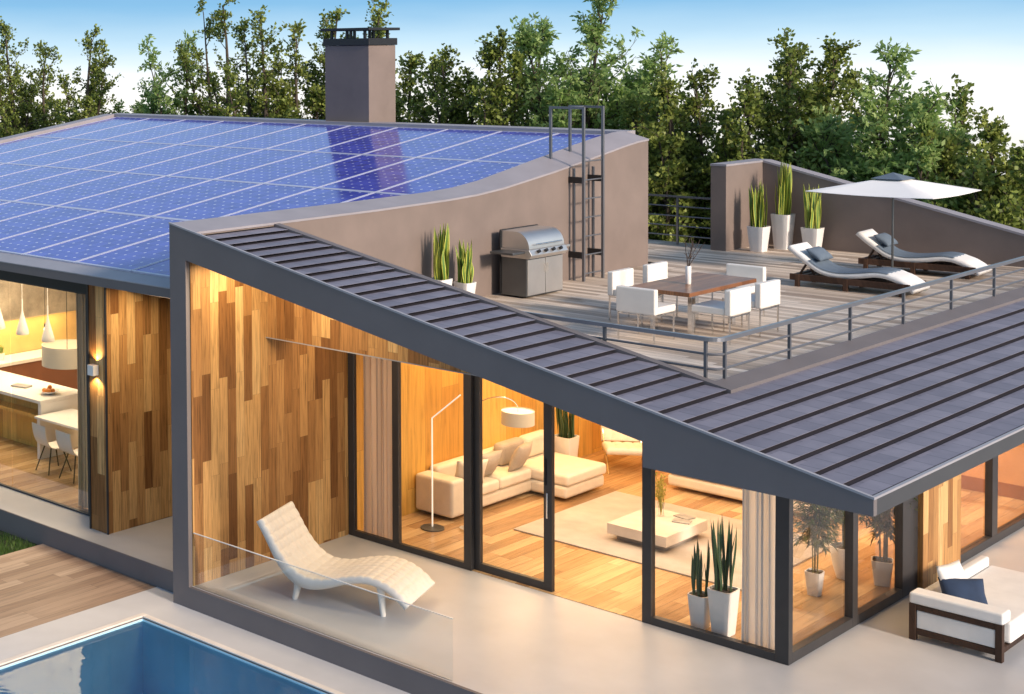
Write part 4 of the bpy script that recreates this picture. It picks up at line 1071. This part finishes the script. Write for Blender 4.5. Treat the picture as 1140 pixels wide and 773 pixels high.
st = thing('side_stand', 'white topped side stand with thin steel legs at the left picture edge', 'side table', (-13.9, -1.2, .01))
MB().box(-.5, .28, -.22, .22, .86, .885).build('top', 'white', st)
for x in (-.48, .26):
    for y in (-.2, .2): MB().tube((x, y, 0), (x, y, .86), .012).build('leg', 'chrome', st, smooth=40)

# wall lamp on the pier
wl = thing('wall_lamp', 'white box wall lamp shining up and down the timber pier', 'wall lamp', (-9.0, -2.52, 2.31))
MB().box(-.065, .065, -.13, -.022, 0, .15).build('lamp_box', 'white', wl, bevel=.004); MB().box(-.04, .04, -.022, -.0, .03, .12).build('bracket', 'white', wl)
spot('wall_lamp_up', (-9.0, -2.585, 2.475), 14, (1, .66, .28), R(120), (R(180), 0, 0), .6)
spot('wall_lamp_down', (-9.0, -2.585, 2.295), 14, (1, .66, .28), R(120), (0, 0, 0), .6)

# ------------------------------------------------------------------ trees
def tree(px, topy, Y, wpx, kind, label, seed, low=.8, dens=1.0):
    if px == 655: dens = 2.3
    rn = random.Random(seed); top = at_y(px, topy, Y)
    base = Vector((top.x, top.y, gz(top.x, top.y)-.05)); Ht = top.z-base.z
    dist = (top-CP).length; wr = wpx/FPX*dist*.5*1.65
    t = thing('tree', label, 'tree', base, 0, 'trees behind the house')
    tr_ = MB(); lf = MB()
    ls = {'dark': (.105, .042), 'green': (.17, .034), 'mid': (.12, .042)}[kind]
    def leaf(c, d, sc):
        d = d.normalized()*ls[0]*sc; e_ = d.orthogonal(); e_ = (Matrix.Rotation(rn.uniform(0, 6.28), 3, d.normalized()) @ e_).normalized()*ls[1]*sc
        lf.bm.faces.new([lf.bm.verts.new(p) for p in (c, c+d*.45+e_, c+d, c+d*.45-e_)])
    def clump(o_, d, L, r, nl):
        """a twig of length L with leaves scattered round it"""
        tr_.path([o_, o_+d*L], .006, 3)
        for m_ in range(nl):
            u = rn.random()**.8
            c = o_+d*L*u+Vector((rn.gauss(0, r), rn.gauss(0, r), rn.gauss(0, r)))
            leaf(c, d*.6+Vector((rn.gauss(0, .7), rn.gauss(0, .7), rn.gauss(-.15 if kind == 'green' else .1, .6))), rn.uniform(.7, 1.25))
    r0 = .05+.014*Ht; nld = 5
    for k_ in range(nld):
        a = k_*2.4+rn.uniform(-.5, .5); off = wr*rn.uniform(0, .3) if k_ == 0 else wr*rn.uniform(.4, 1.0); hh = Ht*(.985 if k_ == 0 else rn.uniform(.66, .97))
        f0 = .0 if k_ == 0 else rn.uniform(.18, .38)
        sp_l = []
        for i in range(9):
            f = i/8; ff = f0+(1-f0)*f; e1 = off*f**.8
            sp_l.append(Vector((math.cos(a)*e1+math.sin(f*5+k_+seed)*.10*wr*f, math.sin(a)*e1*.8+math.cos(f*4+seed)*.10*wr*f, Ht*f0+(hh-Ht*f0)*f)))
        rr = r0 if k_ == 0 else r0*.55
        tr_.path(sp_l, rr, 7, radii=[rr*(1-.92*i/8)+.006 for i in range(9)])
        nb = int(24*dens*(1.0 if k_ == 0 else .8))
        for i in range(nb):
            u = (i+rn.random())/nb; fmin = max(0, (low-sp_l[0].z)/(hh-sp_l[0].z)); f = min(.995, fmin+(1-fmin)*u)
            q = f*8; ii = min(7, int(q)); p = sp_l[ii].lerp(sp_l[ii+1], q-ii)
            taper = 1-.55*max(0, (f-.55)/.45)**1.2
            b = rn.uniform(0, 6.28); up = rn.uniform(.1, .9)+(1.3 if f > .85 else 0)
            d = Vector((math.cos(b), math.sin(b), up)).normalized(); L = max(.22, wr*.75*taper*rn.uniform(.35, 1.25))
            if rn.random() < .12: L *= 1.5
            pts = [p]; c = p.copy()
            for j in range(3):
                d = (d+Vector((rn.uniform(-.3, .3), rn.uniform(-.3, .3), rn.uniform(-.05, .35)))).normalized(); c = c+d*L/3; pts.append(c.copy())
            tr_.path(pts, .015, 4, radii=[.022, .016, .010, .005])
            for s_ in range(6):
                u2 = rn.uniform(.3, 1)*3; i2 = min(2, int(u2)); o_ = pts[i2].lerp(pts[i2+1], u2-i2)
                td = (d*.5+Vector((rn.gauss(0, .8), rn.gauss(0, .8), rn.gauss(.25, .5)))).normalized()
                clump(o_, td, rn.uniform(.18, .42), .05, rn.randint(11, 19))
    tr_.build('trunk', 'bark', t, smooth=60); lf.build('crown', {'dark': 'dark_leaf', 'green': 'green_leaf', 'mid': 'mid_leaf'}[kind], t, recalc=False)
    return t
TREES = [
 (12, 30, 17, 85, 'dark', 'dark olive tree at the left picture edge'),
 (52, 62, 18.5, 80, 'dark', 'broad dark olive tree, second from the left edge'),
 (96, 42, 17, 55, 'dark', 'dark olive tree with a leaning thin tip, third from the left'),
 (148, 122, 19, 40, 'green', 'small bright green bush like tree just above the left solar roof corner'),
 (192, 55, 18, 60, 'green', 'bright green rounded tree above the left end of the roof ridge'),
 (246, 2, 19, 62, 'dark', 'tall dark tree whose thin tip reaches the top of the picture left of the chimney'),
 (286, 22, 17.5, 62, 'dark', 'dense dark tree midway between the bright green tree and the chimney'),
 (330, 40, 18.5, 60, 'mid', 'olive green tree touching the left side of the chimney'),
 (368, 14, 20, 60, 'dark', 'dark tree rising directly behind the chimney cap'),
 (412, 10, 20, 56, 'dark', 'dark tree with sparse shoots above the right of the chimney cap'),
 (448, 62, 18, 46, 'mid', 'thin light olive tree just right of the chimney'),
 (488, 66, 18, 76, 'dark', 'wide dark olive tree between the chimney and the ladder'),
 (520, 88, 19, 50, 'mid', 'low olive tree right of the wide dark tree'),
 (556, 42, 17, 40, 'dark', 'slender dark tree with a bare leader left of the big green tree'),
 (604, 28, 19, 76, 'green', 'light green tree leaning left beside the tallest green tree'),
 (655, 14, 18, 110, 'green', 'tallest bright green tree above the ladder'),
 (716, 60, 19, 76, 'green', 'bright green tree right of the ladder tree, above the wall end'),
 (738, 100, 17, 70, 'mid', 'olive tree beyond the back left railing'),
 (776, 90, 18, 66, 'dark', 'dark olive tree above the grey block'),
 (836, 98, 17.5, 66, 'dark', 'dark tree above the three snake plants'),
 (882, 50, 18.5, 56, 'dark', 'dark tree with a tall thin tip left of the umbrella'),
 (914, 74, 19.5, 60, 'mid', 'olive green tree just behind the thin tipped dark tree'),
 (968, 66, 17.5, 78, 'green', 'bright green tree above the left half of the umbrella'),
 (1020, 124, 17.5, 86, 'green', 'rounded bright green tree above the right half of the umbrella'),
 (1062, 112, 19, 56, 'dark', 'dark tree with a thin tip right of the umbrella'),
 (1106, 142, 18, 70, 'mid', 'olive tree near the right picture edge'),
 (1140, 176, 17, 70, 'dark', 'low dark tree cut by the right picture edge'),
]
for i, (px, ty, Y, wp, kd, lb) in enumerate(TREES):
    tree(px, ty, Y, wp, kd, lb, 100+i, low=2.2 if px < 700 else .8, dens=1.0 if px < 700 else 1.45)
# evergreen hedge row filling in behind
def hedge(px0, px1, Y, topy, label, seed, kind='dark'):
    rn = random.Random(seed); a = at_y(px0, topy, Y); b = at_y(px1, topy, Y)
    t = thing('hedge', label, 'hedge', (a.x, Y, gz((a.x+b.x)/2, Y)), 0, 'hedge sections behind the trees')
    Wd = b.x-a.x; Hh = (a.z+b.z)/2-t.location.z
    lf = MB(); st_ = MB()
    for i in range(int(abs(Wd)*900)):
        x = rn.random()*Wd; y = rn.gauss(0, .55)
        hl = Hh*(.86+.16*noise.noise(Vector((x*.8+seed*7, 0, 0)))+.12*noise.noise(Vector((x*2.7, seed, 0))))
        z = hl*(1-abs(rn.gauss(0, .30))); z = max(.3, z)
        c = Vector((x, y, z)); d = Vector((rn.gauss(0, 1), rn.gauss(0, 1), rn.gauss(.3, 1))).normalized()*rn.uniform(.10, .17); e_ = d.orthogonal(); e_ = (Matrix.Rotation(rn.uniform(0, 6.28), 3, d.normalized()) @ e_).normalized()*.05
        lf.bm.faces.new([lf.bm.verts.new(p) for p in (c, c+d*.45+e_, c+d, c+d*.45-e_)])
    for i in range(int(abs(Wd)*1.6)):
        x = rn.random()*Wd; st_.path([(x, 0, 0), (x+rn.uniform(-.2, .2), rn.uniform(-.2, .2), Hh*.7)], .03, 5, radii=[.04, .015])
    st_.build('stems', 'bark', t); lf.build('foliage', 'dark_leaf' if kind == 'dark' else 'mid_leaf', t, recalc=False)
hedge(-30, 130, 21, 122, 'dark leafy hedge at far left behind the olive trees', 1)
hedge(205, 360, 22, 118, 'dark leafy hedge left of the chimney', 2)
hedge(360, 560, 22, 118, 'dark leafy hedge right of the chimney', 3)
hedge(560, 740, 21.5, 128, 'leafy hedge behind the ladder', 4, 'mid')
hedge(700, 860, 20, 128, 'dark leafy hedge behind the back left railing', 5)
hedge(860, 1010, 20.5, 132, 'leafy hedge behind the umbrella', 6)
hedge(1010, 1190, 20, 165, 'dark leafy hedge at the right picture edge', 7)
